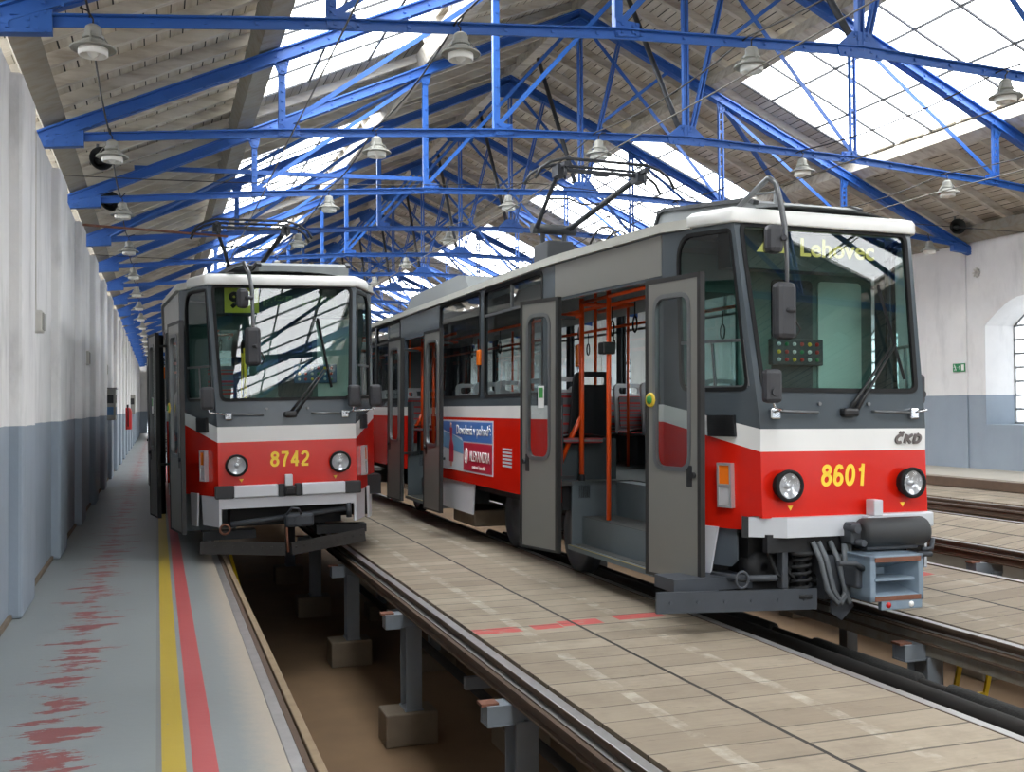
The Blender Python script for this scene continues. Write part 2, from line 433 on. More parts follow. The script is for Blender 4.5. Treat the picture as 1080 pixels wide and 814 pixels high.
def _planks(name, xmid, reds):
    k = NT(name); p = k.geo(); x, y, z = k.sep(p)
    u = k.math('MULTIPLY', y, 1/.262); half = k.math('GREATER_THAN', x, xmid)
    u = k.math('ADD', u, k.math('MULTIPLY', half, .43)); uw = k.math('MULTIPLY_ADD', k.noise(p, 1.3, 3), .12, u)
    idx = k.math('FLOOR', u); fr = k.math('FRACT', uw)
    wn = k.n('ShaderNodeTexWhiteNoise', noise_dimensions='2D'); cb = k.n('ShaderNodeCombineXYZ'); k.l(idx, cb.inputs[0]); k.l(half, cb.inputs[1]); k.l(cb.outputs[0], wn.inputs['Vector'])
    mp = k.n('ShaderNodeMapping'); mp.inputs['Scale'].default_value = (1.2, 14, 1); k.l(p, mp.inputs[0])
    gr = k.noise(mp.outputs[0], 2.0, 6, .6); n1 = k.noise(p, .8, 6, .6)
    c = k.mix(wn.outputs['Value'], srgb(132, 118, 99), srgb(164, 151, 131))
    c = k.mix(k.ramp(k.noise(p, 2.3, 7, .7), [(.42, (0,0,0,1)), (.7, (.7,.7,.7,1))]), c, srgb(112, 98, 82))
    c = k.mix(k.ramp(gr, [(.35, (0,0,0,1)), (.75, (1,1,1,1))]), k.mix(.3, c, srgb(96, 86, 74)), c)
    c = k.mix(k.math('MULTIPLY', n1, .4), c, srgb(172, 162, 144))
    gap = k.math('LESS_THAN', fr, k.math('MULTIPLY_ADD', wn.outputs['Value'], .055, .016)); crack = k.math('MULTIPLY', k.math('GREATER_THAN', gr, .635), .6)
    seam = k.math('LESS_THAN', k.math('ABSOLUTE', k.math('SUBTRACT', k.math('MULTIPLY_ADD', k.noise(p, 3, 3), .02, x), xmid+.01)), .013)
    for dx in (-.42, .45):
        wl = k.math('LESS_THAN', k.math('ABSOLUTE', k.math('SUBTRACT', k.math('MULTIPLY_ADD', k.noise(p, 5, 4), .05, x), xmid+dx)), .045)
        c = k.mix(k.math('MULTIPLY', wl, k.ramp(k.noise(p, 4.5, 6, .7), [(.45, (0,0,0,1)), (.68, (.5,.5,.5,1))])), c, srgb(200, 194, 180))
    for (x0, x1, y0, y1) in reds:
        q = k.math('MULTIPLY', k.band(x, x0, x1), k.band(y, y0, y1))
        c = k.mix(k.math('MULTIPLY', q, k.ramp(k.noise(p, 9, 5), [(.30, (.35,.35,.35,1)), (.48, (.9,.9,.9,1))])), c, srgb(186, 74, 72))
    drk = k.math('MAXIMUM', k.math('MAXIMUM', k.math('MULTIPLY', gap, .75), seam), k.math('MULTIPLY', crack, .5))
    c = k.mix(drk, c, srgb(42, 38, 34))
    k.bsdf(c, .8, 0, k.bump(k.math('SUBTRACT', gr, drk), .35, .012))
_planks('planks_near', 2.98, [(2.18, 2.53, 7.18, 7.36), (2.63, 2.86, 7.2, 7.36), (2.87, 3.2, 7.24, 7.42), (3.35, 3.75, 7.3, 7.48)])
_planks('planks_mid', 6.3, [(5.95, 6.3, 7.75, 7.95), (6.42, 6.75, 7.8, 8.0)])
_planks('planks_far', 9.0, [])
_planks('planks_last', 11.6, [])

def _boards():      # roof boarding: boards run along the hall
    k = NT('roof_boards'); p = k.geo(); x, y, z = k.sep(p)
    u = k.math('MULTIPLY', x, 1/.125); idx = k.math('FLOOR', u); fr = k.math('FRACT', u)
    wn = k.n('ShaderNodeTexWhiteNoise', noise_dimensions='2D'); cb = k.n('ShaderNodeCombineXYZ'); k.l(idx, cb.inputs[0]); k.l(k.math('FLOOR', k.math('MULTIPLY', y, .29)), cb.inputs[1]); k.l(cb.outputs[0], wn.inputs['Vector'])
    n1 = k.noise(p, .9, 6, .65); mp = k.n('ShaderNodeMapping'); mp.inputs['Scale'].default_value = (7, .7, 1); k.l(p, mp.inputs[0]); gr = k.noise(mp.outputs[0], 1.5, 6, .6)
    c = k.mix(wn.outputs['Value'], srgb(186, 178, 160), srgb(218, 212, 198))
    c = k.mix(k.ramp(gr, [(.4, (0,0,0,1)), (.8, (.8,.8,.8,1))]), c, srgb(150, 134, 112))
    c = k.mix(k.ramp(n1, [(.5, (0,0,0,1)), (.8, (.6,.6,.6,1))]), c, srgb(144, 122, 96))
    gap = k.math('LESS_THAN', fr, k.math('MULTIPLY_ADD', wn.outputs['Value'], .10, .03))
    k.bsdf(k.mix(gap, c, srgb(30, 27, 24)), .85, 0, k.bump(gr, .3, .01))
_boards()
def _timber(name, a, b):
    k = NT(name); p = k.geo(); n1 = k.noise(p, 1.2, 6, .65)
    mp = k.n('ShaderNodeMapping'); mp.inputs['Scale'].default_value = (1, 6, 6); k.l(p, mp.inputs[0]); gr = k.noise(mp.outputs[0], 1.6, 6, .6)
    c = k.mix(n1, a, b); c = k.mix(k.ramp(gr, [(.45, (0,0,0,1)), (.8, (.7,.7,.7,1))]), c, srgb(120, 98, 74))
    k.bsdf(c, .85, 0, k.bump(gr, .2, .01))
_timber('timber', srgb(184, 177, 162), srgb(222, 217, 206))
_timber('edging_wood', srgb(128, 108, 84), srgb(166, 146, 118))
_timber('timber_dark', srgb(120, 116, 106), srgb(160, 156, 146))
def _rail():
    k = NT('rail_steel'); p = k.geo(); n = k.noise(p, 9, 5)
    nz = k.sep(k.n('ShaderNodeNewGeometry').outputs['Normal'])[2]
    top = k.math('GREATER_THAN', nz, .8)
    c = k.mix(n, srgb(62, 52, 44), srgb(104, 82, 64)); s = k.mix(n, srgb(140, 138, 136), srgb(180, 178, 176))
    k.bsdf(k.mix(top, c, s), k.math('MULTIPLY_ADD', top, -.35, .75), k.math('MULTIPLY', top, .6))
_rail()
def _seat():        # patterned seat cloth
    k = NT('seat_cloth'); x, y, z = k.sep(k.coord('Object'))
    w = k.math('FRACT', k.math('MULTIPLY', z, 22)); q = k.math('FRACT', k.math('MULTIPLY_ADD', z, 9, k.math('MULTIPLY', y, 9)))
    m = k.math('MULTIPLY', k.math('GREATER_THAN', w, .5), k.math('GREATER_THAN', q, .4))
    k.bsdf(k.mix(m, srgb(110, 108, 112), srgb(176, 46, 46)), .85)
_seat()
def _net():
    k = NT('wrapped_pipe'); p = k.geo(); n = k.noise(p, 60, 2); k.bsdf(k.mix(n, srgb(28, 28, 28), srgb(50, 50, 48)), .9, 0, k.bump(n, .4, .01))
_net()
simple('beam_rust', srgb(92, 74, 60), .8, var=.35, scale=5)
# ------------------------------------------------------------------ camera
CH = 1.6379
def make_camera():
    yaw, pitch, roll, f = .3292, .0199, .0076, 1096.57
    fw = V(math.sin(yaw)*math.cos(pitch), math.cos(yaw)*math.cos(pitch), math.sin(pitch))
    rt = V(math.cos(yaw), -math.sin(yaw), 0); up = rt.cross(fw).normalized()
    r2 = rt*math.cos(roll)-up*math.sin(roll); u2 = rt*math.sin(roll)+up*math.cos(roll)
    cd = bpy.data.cameras.new('camera'); cd.sensor_width = 36; cd.sensor_fit = 'HORIZONTAL'; cd.lens = f/1080*36
    cd.clip_start = .05; cd.clip_end = 400
    c = bpy.data.objects.new('camera', cd); col.objects.link(c)
    m = Matrix.Identity(4)
    for i in range(3): m[i][0] = r2[i]; m[i][1] = u2[i]; m[i][2] = -fw[i]; m[i][3] = (0, 0, CH)[i]
    c.matrix_world = m; sc.camera = c
    def px(p):
        d = Vector(p)-Vector((0, 0, CH)); z = d.dot(fw)
        if z < .1: return None
        return (540+f*d.dot(r2)/z, 407-f*d.dot(u2)/z, z)
    return px
PX = make_camera()
def in_view(p, m=25):
    q = PX(p); return q is not None and -m < q[0] < 1080+m and -m < q[1] < 814+m

Y0, S, XC = 8.246, 3.4465, 6.35
XL, XR = -1.10, 13.95            # inner faces of the side walls
YN, YF = -24.0, 76.0             # near of the hall, far end wall
PZ = -1.28                       # floor of the inspection pits
TY = [Y0+(k-3)*S for k in range(22)]     # truss planes; TY[3] is the nearest in view
SL = (7.85-4.47)/(XC-XL)         # roof slope
ca = math.cos(math.atan(SL)); sa = math.sin(math.atan(SL))
def roof_pt(x, off=0.0):         # rafter centre line + offset perpendicular to the slope
    s = -1 if x < XC else 1
    z = 7.85-SL*abs(x-XC)
    return V(x+s*sa*off, 0, z+ca*off)

# ------------------------------------------------------------------ floor, decks, rails
wf = MB().box(XL-.3, YN-8, PZ-.3, .575, YF, 0)
struct(wf.build('floor', 'walkway_paint'))
struct(MB().box(.575, YN-8, PZ-.3, XR+.4, YF, PZ).build('pit_floor', 'pit_concrete'))
TRK = [(1.36, 0.0), (4.75, 0.0), (7.76, .10), (10.20, .25)]
G = .7175
def deck(x0, z0, x1, z1, mat):
    m = MB()
    m.add([(x0, YN-8, z0), (x1, YN-8, z1), (x1, YF, z1), (x0, YF, z0), (x0, YN-8, z0-.09), (x1, YN-8, z1-.09), (x1, YF, z1-.09), (x0, YF, z0-.09)],
          [(0,1,2,3), (4,7,6,5), (0,4,5,1), (2,6,7,3), (0,3,7,4), (1,5,6,2)])
    return struct(m.build('plank_deck', mat))
deck(1.36+G+.10, 0, 4.75-G-.085, 0, 'planks_near')
deck(4.75+G+.10, 0, 7.76-.66-.085, .09, 'planks_mid')
deck(7.76+.66+.10, .10, 10.2-.66-.085, .24, 'planks_far')
deck(10.2+.66+.09, .27, 12.2, .29, 'planks_last')
simple('pale_concrete', srgb(178, 172, 160), .85, var=.1, scale=1.5)
struct(MB().box(12.2, YN-8, PZ-.3, XR+.9, YF, .465).build('walkway_right', 'pale_concrete'))
struct(MB().box(12.12, YN-8, .30, 12.2, YF, .44).build('trim_1', 'beam_rust'))

def rail(x, z, label, beam=True, side=1):
    r = empty('running_rail', (x, 10, z))
    tag(r, label, 'rail', 'running rails along the hall')
    m = MB()
    # grooved head: running head, groove, keeper flange
    h = .034
    m.box(-h, YN-18, -.03, h, YF-10, 0, .006).box(-.012, YN-18, -.06, .012, YF-10, -.03).box(-.055, YN-18, -.07, .055, YF-10, -.06)
    m.build('rail_head', 'rail_steel', r)
    if beam:
        b = MB().box(-.085, YN-18, -.082, .085, YF-10, -.07).box(-.05, YN-18, -.148, -.03, YF-10, -.082).box(.03, YN-18, -.148, .05, YF-10, -.082).box(-.085, YN-18, -.16, .085, YF-10, -.148)
        b.build('rail_beam', 'beam_rust', r)
    return r
g2 = G+.034
rail(1.36-g2, 0, 'leftmost rail set in the floor edge beside the red painted line', beam=False)
rail(1.36+g2, 0, 'rail on a raised beam along the left edge of the deck between trams', side=1)
rail(4.75-g2, 0, 'rail at the right edge of the plank deck, under the right tram', side=1)
rail(4.75+g2, 0, 'rail on a raised beam just right of the right tram, above the yellow ladder', side=1)
rail(7.76-.694, .1, 'near rail of the first empty pit right of the right tram')
rail(7.76+.694, .1, 'far rail of the first empty pit right of the right tram')
rail(10.2-.694, .25, 'near rail of the pit closest to the right wall')
rail(10.2+.694, .25, 'far rail of the pit closest to the right wall')
# timber sleeper board and steel edge along the left pit
t = MB().box(.690, YN-8, -.10, .735, YF, -.008, .006).build('timber_edging', 'edging_wood'); tag(t, 'long pale timber board on the inner side of the leftmost rail', 'board')
struct(MB().box(.575, YN-8, PZ, .688, YF, -.15).box(.646, YN-8, -.15, .678, YF, -.012).build('trim_2', 'beam_rust'))

def pit_post(x, y, label, z=0.0, side=-1):
    r = empty('rail_support_post', (x, y, PZ))
    tag(r, label, 'post', 'steel posts under the rail beams')
    top = z-.16-PZ
    m = MB().box(-.012, -.10, .30, .012, .10, top-.10).box(-.07, -.112, .30, .07, -.10, top-.10).box(-.07, .10, .30, .07, .112, top-.10)
    m.box(-.08, -.12, .285, .08, .12, .30)
    m.build('column', 'post_grey', r)
    b = MB().box(side*.24, -.075, top-.012, -side*.12, .075, top).box(side*.24, -.006+.06, top-.115, -side*.12, .07, top-.012).box(side*.24, -.07, top-.115, -side*.12, -.058, top-.012)
    b.box(side*.24, -.075, top-.125, -side*.12, .075, top-.113).box(side*.235, -.058, top-.115, side*.225, .058, top-.012)
    b.build('bracket', 'post_grey', r)
    MB().box(side*.27, -.05, top-.004, side*.16, .05, top+.012).build('clamp_plate', 'rust', r)
    MB().box(-.26, -.17, 0, .2, .17, .285, .015).build('footing', 'footing', r)
    return r
ords = ['nearest', 'second nearest', 'third nearest', 'fourth nearest', 'fifth nearest', 'sixth nearest', 'seventh nearest', 'eighth nearest']
for i in range(5): pit_post(1.36+g2, 6.05+2.93*i, '%s grey steel post under the rail beam beside the left pit' % ords[i])
for i, y in enumerate((6.72, 9.0)): pit_post(4.75-g2, y, ['grey post under the near rail beneath the right tram front', 'grey post under the near rail behind the right tram front'][i], side=1)
for i, y in enumerate((6.48, 9.41)): pit_post(4.75+g2, y, ['grey post with bracket beside the yellow ladder', 'second grey bracket post under the far rail, behind the right tram coupler'][i])
for i, y in enumerate((8.95, 12.4)): pit_post(7.76+.694, y, ['grey bracket post under the far rail of the empty pit at the right edge', 'second post under the far rail of the empty pit'][i], z=.1)
# pipes in the pit of the right tram, and crossbeams under the decks
def pit_pipe(x, z, r, mat, label, sleeves=()):
    o = empty('pit_pipe', (x, 6, z)); tag(o, label, 'pipe')
    MB().tube([(0, -13, 0), (0, 9, 0)], r, 12).build('pipe', mat, o)
    for a, b in sleeves: MB().tube([(0, a, 0), (0, a+.03, 0), (0, b-.03, 0), (0, b, 0)], [r*1.1, r*1.75, r*1.75, r*1.1], 12).build('lagging', 'wrapped_pipe', o)
pit_pipe(4.75, -.26, .058, 'black_pipe', 'thick dark pipe nearest the plank deck in the right tram pit')
pit_pipe(4.98, -.285, .036, 'black_pipe', 'thinner dark pipe with wrapped sleeves in the right tram pit', [(-1.9, -.35), (-.1, 1.15), (1.7, 3.4)])
pit_pipe(2.55, -.75, .04, 'black_pipe', 'dark pipe under the plank deck right of the left pit')
for i, y in enumerate((4.6, 7.6, 10.4)):
    o = MB().bar((2.2, y, -.45), (4.0, y, -.45), .06, .09).build('deck_tie_bar', 'post_grey'); tag(o, ['near', 'second', 'third'][i]+' grey tie bar under the plank deck between the trams', 'bar')
for (x, za, zb) in ((2.9, -.09, -.09), (5.9, -.09, -.02)):
    o = MB()
    for xx in (x-.45, x+.55): o.box(xx, YN, za-.16, xx+.1, 50, za)
    struct(o.build('deck_joist', 'timber_dark'))
for i, x in enumerate((2.95, 6.3)):
    for j in range(4):
        y = 5.55+2.93*j
        o = empty('deck_prop', (x, y, PZ)); tag(o, '%s prop under the %s plank deck' % (ords[j], ['near', 'right hand'][i]), 'prop', 'props under the plank decks')
        MB().box(-.06, -.06, .2, .06, .06, 1.0).build('column', 'post_grey', o); MB().box(-.2, -.2, 0, .2, .2, .2, .01).build('footing', 'footing', o)
# yellow ladder down into the pit at the right
ld = empty('ladder', (6.64, 7.1, PZ)); tag(ld, 'small yellow steel ladder leaning in the pit at the right', 'ladder')
for dx in (-.17, .17):
    MB().bar((dx, .28, 0), (dx, -.02, 1.12), .045, .02, (0,1,0)).build('stile', 'safety_yellow', ld)
for k in range(4): MB().bar((-.17, .25-.075*k, .12+.28*k), (.17, .25-.075*k, .12+.28*k), .035, .02).build('rung', 'safety_yellow', ld)
yp = MB().bar((.80, 12.6, -.02), (1.02, 9.7, -1.2), .03, .02).build('yellow_pole', 'safety_yellow'); tag(yp, 'thin yellow pole slanting down into the dark left pit', 'pole')

# ------------------------------------------------------------------ walls
WT = 4.34
w = MB().box(XL-.45, YN, PZ, XL, YF, WT)
struct(w.build('wall_left', 'wall_left_paint'))
for k in range(-2, 18):
    yc = 9.45+S*k
    p = MB().box(XL-.05, yc-.45, 0, XL+.10, yc+.45, WT-.02, .03).box(XL-.05, yc+.45, 0, XL+.04, yc+.85, WT-.05, .015)
    struct(p.build('pilaster', 'wall_left_paint'))
# skirting strip along the wall at the floor
struct(MB().box(XL, YN, 0, XL+.025, YF, .04).build('baseboard_left', 'footing'))
# right wall with arched niches
def right_wall():
    wz = 4.75; d = .80
    outer = rect(YN, PZ, YF, wz); holes = []; ns = []
    for k in range(-8, 16):
        yc = 13.87+4.1*k; hw = .90; zb = 1.26; zs = 3.02; rise = .46
        if yc-hw < YN+.3 or yc+hw > YF-.3: continue
        h = [(yc-hw, zb), (yc+hw, zb), (yc+hw, zs)]
        for j in range(1, 12):
            a = j/12; h.append((yc+hw-2*hw*a, zs+rise*math.sin(PI*a)))
        h.append((yc-hw, zs)); holes.append(h); ns.append((k, yc, hw, zb, zs, rise))
    m = MB().plate(outer, holes, lambda s, t, dd: (XR+dd, s, t), d)
    o = m.build('wall_right', 'wall_right_paint'); struct(o)
    for (k, yc, hw, zb, zs, rise) in ns:
        # shallow pier lines between the niches
        for q in (-1.31, ):
            p = MB().box(XR-.035, yc+1.32, .46, XR, yc+2.34, 4.45, .01); struct(p.build('pilaster', 'wall_right_paint'))
        if not (-2 <= k <= 12): continue
        win = struct(empty('window_%d' % (k+3), (XR+.66, yc, zb)))
        fr = MB()
        for u in range(6):
            yy = -hw+2*hw*u/5; a = u/5
            zt = zs-zb+rise*math.sin(PI*a)
            fr.bar((0, yy, 0), (0, yy, max(zt, .3)), .035, .035)
        for v in range(8):
            zz = .02+(zs-zb-.02)*v/7; fr.bar((0, -hw, zz), (0, hw, zz), .035, .035)
        arc = [(0, -hw+2*hw*j/14, zs-zb+rise*math.sin(PI*j/14)) for j in range(15)]
        fr.tube(arc, .022, 6)
        fr.build('window_frame', 'frame_grey', win)
        pl = [( -hw, 0), (hw, 0), (hw, zs-zb)]+[(hw-2*hw*j/12, zs-zb+rise*math.sin(PI*j/12)) for j in range(1, 12)]+[(-hw, zs-zb)]
        MB().plate(pl, [], lambda s, t, dd: (.01, s, t), 0).build('window_pane', 'window_milky', win)
right_wall()
# far end wall with the gate on the left track
fe = MB().plate([(XL-.4, PZ), (XR+.9, PZ), (XR+.9, 4.9), (XC, 8.4), (XL-.4, 4.9)], [rect(-.62, 0.02, -.2, 1.95), rect(4.0, .02, 5.6, 3.2)], lambda s, t, dd: (s, YF+dd, t), .4)
struct(fe.build('wall_far', 'wall_left_paint'))
ne = MB().plate([(XL-.4, PZ), (XR+.9, PZ), (XR+.9, 4.9), (XC, 8.4), (XL-.4, 4.9)], [rect(tx-1.45, .05, tx+1.45, 4.3) for tx in (1.36, 4.75)] + [rect(6.5, .05, 11.9, 4.3)], lambda s, t, dd: (s, YN-dd, t), .4)
struct(ne.build('wall_near', 'wall_right_paint'))
for i, (tx, hw) in enumerate(((1.36, 1.45), (4.75, 1.45), (9.2, 2.7))):
    struct(MB().box(tx-hw, YN-.2, .05, tx+hw, YN-.12, 3.2).build('door_%d' % (i+1), 'skirt_dark'))


# ------------------------------------------------------------------ roof
opaque = [(-5.4, -2.0), (4.82, 8.05), (15.0, 18.32), (25.4, 28.9), (35.7, 39.2), (46.0, 49.6), (56.4, 60)]
XS = [(1.32, 3.86), (8.84, 11.38)]       # skylight strips
def slope_strip(x0, x1, y0, y1, off0, off1, mb):
    a0, a1 = roof_pt(x0, off0), roof_pt(x1, off0); b0, b1 = roof_pt(x0, off1), roof_pt(x1, off1)
    vs = [(a0.x, y0, a0.z), (a1.x, y0, a1.z), (a1.x, y1, a1.z), (a0.x, y1, a0.z), (b0.x, y0, b0.z), (b1.x, y0, b1.z), (b1.x, y1, b1.z), (b0.x, y1, b0.z)]
    mb.add(vs, [(0,3,2,1), (4,5,6,7), (0,1,5,4), (1,2,6,5), (2,3,7,6), (3,0,4,7)])
OPQ = [[(-5.4, -2.0)]+opaque[1:], [(-5.4, -.1)]+opaque[1:]]  # right bay behind the camera boarded longer to trim the windscreen reflection
for side, (xa, xb) in enumerate(XS):
    opaque = OPQ[side]
    e0 = XL-.5 if side == 0 else XR+.55
    inner = xb if side == 0 else xa; outerx = xa if side == 0 else xb
    m = MB()
    slope_strip(e0, outerx, YN, YF, .42, .46, m); slope_strip(inner, XC, YN, YF, .42, .46, m)
    for (a, b) in opaque: slope_strip(outerx, inner, a, b, .42, .46, m)
    slope_strip(outerx, inner, 60, YF, .42, .46, m)
    ceil = struct(m.build('ceiling', 'roof_boards'))
    # common rafters under the boards, each a part of its roof slope
    n = 0; y = -1.8
    while y < 58 and n < 96:
        jm = MB(); op = any(a-.1 < y < b+.1 for a, b in opaque)
        def piece(x0, x1):
            p, q = roof_pt(x0, .36), roof_pt(x1, .36); jm.bar((p.x, y, p.z), (q.x, y, q.z), .085, .12, (0, 0, 1))
        if op: piece(e0, XC)
        else: piece(e0, outerx); piece(inner, XC)
        jm.build('common_rafter', 'timber', ceil); n += 1; y += .69 if y < 30 else .95
    # glazing per bay with bars
    gz = [(YN+.3, -5.4), (opaque[0][1], 4.82), (8.05, 15.0), (18.32, 25.4), (28.9, 35.7), (39.2, 46.0), (49.6, 56.4)]
    for i, (a, b) in enumerate(gz):
        wd = struct(empty('skylight_window', (roof_pt((xa+xb)/2, .4).x, (a+b)/2, roof_pt((xa+xb)/2, .4).z))); ox = wd.location
        pm = MB(); p0, p1 = roof_pt(outerx, .40), roof_pt(inner, .40)
        pm.add([(p0.x-ox.x, a-ox.y, p0.z-ox.z), (p1.x-ox.x, a-ox.y, p1.z-ox.z), (p1.x-ox.x, b-ox.y, p1.z-ox.z), (p0.x-ox.x, b-ox.y, p0.z-ox.z)], [(0,1,2,3)])
        pm.build('window_pane', 'skylight_glass', wd, fix=False)
        bm_ = MB(); nb = int((b-a)/.86)
        for j in range(nb+1):
            yy = a+(b-a)*j/nb
            bm_.bar((p0.x-ox.x, yy-ox.y, p0.z-ox.z), (p1.x-ox.x, yy-ox.y, p1.z-ox.z), .028, .04)
        for tt in (.36, .7):
            q = roof_pt(lerp(outerx, inner, tt), .39); bm_.bar((q.x-ox.x, a-ox.y, q.z-ox.z), (q.x-ox.x, b-ox.y, q.z-ox.z), .03, .03)
        bm_.build('glazing_bar', 'pipe_black', wd)
# ridge cap
m = MB(); slope_strip(XC-.3, XC, YN, YF, .46, .50, m); slope_strip(XC, XC+.3, YN, YF, .46, .50, m); struct(m.build('ridge_cap', 'roof_grey'))
for x, nm, w_, h_, mt in ((XL+.14, 'trim_3', .24, .2, 'timber_dark'), (1.22, 'trim_4', .26, .22, 'timber_dark'), (3.98, 'trim_5', .24, .22, 'timber'), (XC, 'trim_6', .2, .2, 'timber'),
                          (8.72, 'trim_7', .24, .22, 'timber'), (11.48, 'trim_8', .26, .22, 'timber'), (XR-.2, 'trim_9', .24, .2, 'timber_dark')):
    p = roof_pt(x, .20)
    struct(MB().bar((p.x, YN, p.z), (p.x, YF, p.z), w_, h_, (-sa if x < XC-.01 else (sa if x > XC+.01 else 0), 0, ca)).build(nm, mt))

# ------------------------------------------------------------------ blue trusses
def truss(y):
    r = empty('roof_truss', (XL, y, 4.4)); o = V(XL, 0, 4.4)
    def P(x, z, yy=0): return V(x, yy, z)-o
    tie = {XL+.1: 4.46, 1.32: 4.69, 3.83: 4.89, XC: 5.0, 8.87: 4.92, 11.28: 4.76, XR-.1: 4.50}
    xs = sorted(tie)
    def rivets(m, a, b, n, yo, h=0):
        for i in range(n):
            p = a.lerp(b, (i+.5)/n); m.box(p.x-.012, yo-.012, p.z-.012+h, p.x+.012, yo+.012, p.z+.012+h)
    for sgn, e in ((-1, XL-.12), (1, XR+.12)):
        a = roof_pt(e); b = roof_pt(XC); a = a-o; b = b-o
        m = MB().bar(a, b, .05, .15).bar(a+V(0,0,.065), b+V(0,0,.065), .14, .018).bar(a-V(0,0,.065), b-V(0,0,.065), .14, .018)
        rivets(m, a, b, 26, -.03, .0); rivets(m, a, b, 20, -.06, -.078)
        m.build('rafter', 'truss_blue', r)
    for i in range(6):
        a, b = P(xs[i], tie[xs[i]]), P(xs[i+1], tie[xs[i+1]])
        m = MB().bar(a, b, .018, .085).bar(a+V(0,0,.037), b+V(0,0,.037), .11, .012); rivets(m, a, b, 6, -.014)
        m.build('tie_bar', 'truss_blue', r)
    def rz(x): return roof_pt(x).z-.07
    for x in (1.32, 3.83, 8.87, 11.28):
        m = MB(); a, b = P(x, tie[x]), P(x, rz(x)+.03)
        if x < XC:
            m.bar(a, b, .075, .014, (0,1,0)).bar(a+V(-.034,.03,0), b+V(-.034,.03,0), .010, .06, (0,1,0)); rivets(m, a, b, 8, -.012)
        else:
            for dx in (-.038, .038): m.bar(a+V(dx,0,0), b+V(dx,0,0), .022, .05, (0,1,0))
            n = 9
            for k in range(n):
                p = a.lerp(b, (k+.5)/n); m.box(p.x-.045, -.01, p.z-.02, p.x+.045, .01, p.z+.02)
        m.build('post', 'truss_blue', r)
    m = MB()
    for dx in (-.028, .028): m.bar(P(XC+dx, 5.0), P(XC+dx, 7.7), .024, .06, (0,1,0))
    m.build('king_post', 'truss_blue', r)
    for a, b in (((1.32, 4.76), (3.83, rz(3.83)-.02)), ((3.83, 4.97), (XC-.15, 7.62)), ((11.28, 4.84), (8.87, rz(8.87)-.02)), ((8.87, 5.0), (XC+.15, 7.62))):
        A, B = P(*a), P(*b)
        MB().bar(A, B, .055, .012, (0,1,0)).bar(A+V(0,.025,.02), B+V(0,.025,.02), .012, .05, (0,1,0)).build('diagonal_brace', 'truss_blue', r)
    A, B = P(XC+.08, 5.1), P(XC+.68, rz(XC+.68)); m = MB()
    for q in (-.022, .022): m.bar(A+V(q,0,0), B+V(q,0,0), .02, .055, (0,1,0))
    m.build('leaning_strut', 'truss_blue', r)
    MB().bar(P(XC+.36, 6.15), P(XC+1.55, 7.08, 0), .05, .02, (0,1,0)).build('strut_link', 'truss_blue', r)
    A, B = P(XC-.08, 5.1), P(XC-.05, 7.7, 1.75); MB().tube([A, B], .035, 8).build('ridge_strut', 'pipe_black', r)
    def gus(pts, nm='gusset_plate', t=.02):
        m = MB().plate(pts, [], lambda s, tt, d: (s-o.x, -t/2+d-.015, tt-o.z), t)
        cx = sum(p[0] for p in pts)/len(pts); cz = sum(p[1] for p in pts)/len(pts)
        for k in range(len(pts)):
            for f in ((.45, .75) if t < .05 else (.3, .55, .8)):
                x, z = lerp(cx, pts[k][0], f)-o.x, lerp(cz, pts[k][1], f)-o.z
                m.box(x-.011, -t/2-.027, z-.011, x+.011, -t/2-.01, z+.011)
        m.build(nm, 'truss_blue', r)
    gus([(XC-.24, 4.93), (XC+.24, 4.93), (XC+.27, 5.03), (XC+.09, 5.18), (XC-.09, 5.18), (XC-.27, 5.03)])
    gus([(XC-.28, 7.5), (XC+.28, 7.5), (XC+.34, 7.66), (XC, 7.85), (XC-.34, 7.66)])
    gus([(1.28, 4.65), (1.51, 4.67), (1.51, 4.79), (1.28, 4.81)]); gus([(3.79, 4.86), (4.02, 4.88), (4.02, 5.0), (3.79, 5.02)])
    gus([(11.09, 4.75), (11.32, 4.73), (11.32, 4.88), (11.09, 4.86)]); gus([(8.68, 4.9), (8.91, 4.89), (8.91, 5.04), (8.68, 5.02)])
    for x, s in ((1.32, 1), (3.83, 1), (8.87, -1), (11.28, -1)):
        gus([(x-.045, rz(x)-.15), (x+.045, rz(x)-.15), (x+.09, rz(x)+SL*.09*s), (x-.09, rz(x)-SL*.09*s)])
    gus([(XL-.08, 4.34), (XL+.38, 4.385), (XL+.38, 4.555), (XL-.08, 4.42)], 'heel_plate', .10)
    gus([(XR-.38, 4.385), (XR+.1, 4.34), (XR+.1, 4.42), (XR-.38, 4.555)], 'heel_plate', .10)
    return r
ot = ['nearest', 'second', 'third', 'fourth', 'fifth', 'sixth', 'seventh', 'eighth', 'ninth', 'tenth', 'eleventh', 'twelfth', 'thirteenth', 'fourteenth', 'fifteenth', 'sixteenth', 'seventeenth', 'eighteenth', 'nineteenth']
proto = truss(TY[3])
tag(proto, 'nearest blue riveted steel roof truss, its tie bar crossing the top of the picture', 'roof truss', 'blue roof trusses')
for k in range(1, 22):
    if k == 3: continue
    c = copy_tree(proto); c.location.y = TY[k]
    c['label'] = ('%s blue steel roof truss counted from the camera' % ot[k-3]) if k > 3 else ('blue roof truss overhead just behind the camera, seen only in glass', 'blue roof truss overhead in front of the nearest visible one, above the frame')[k-1]
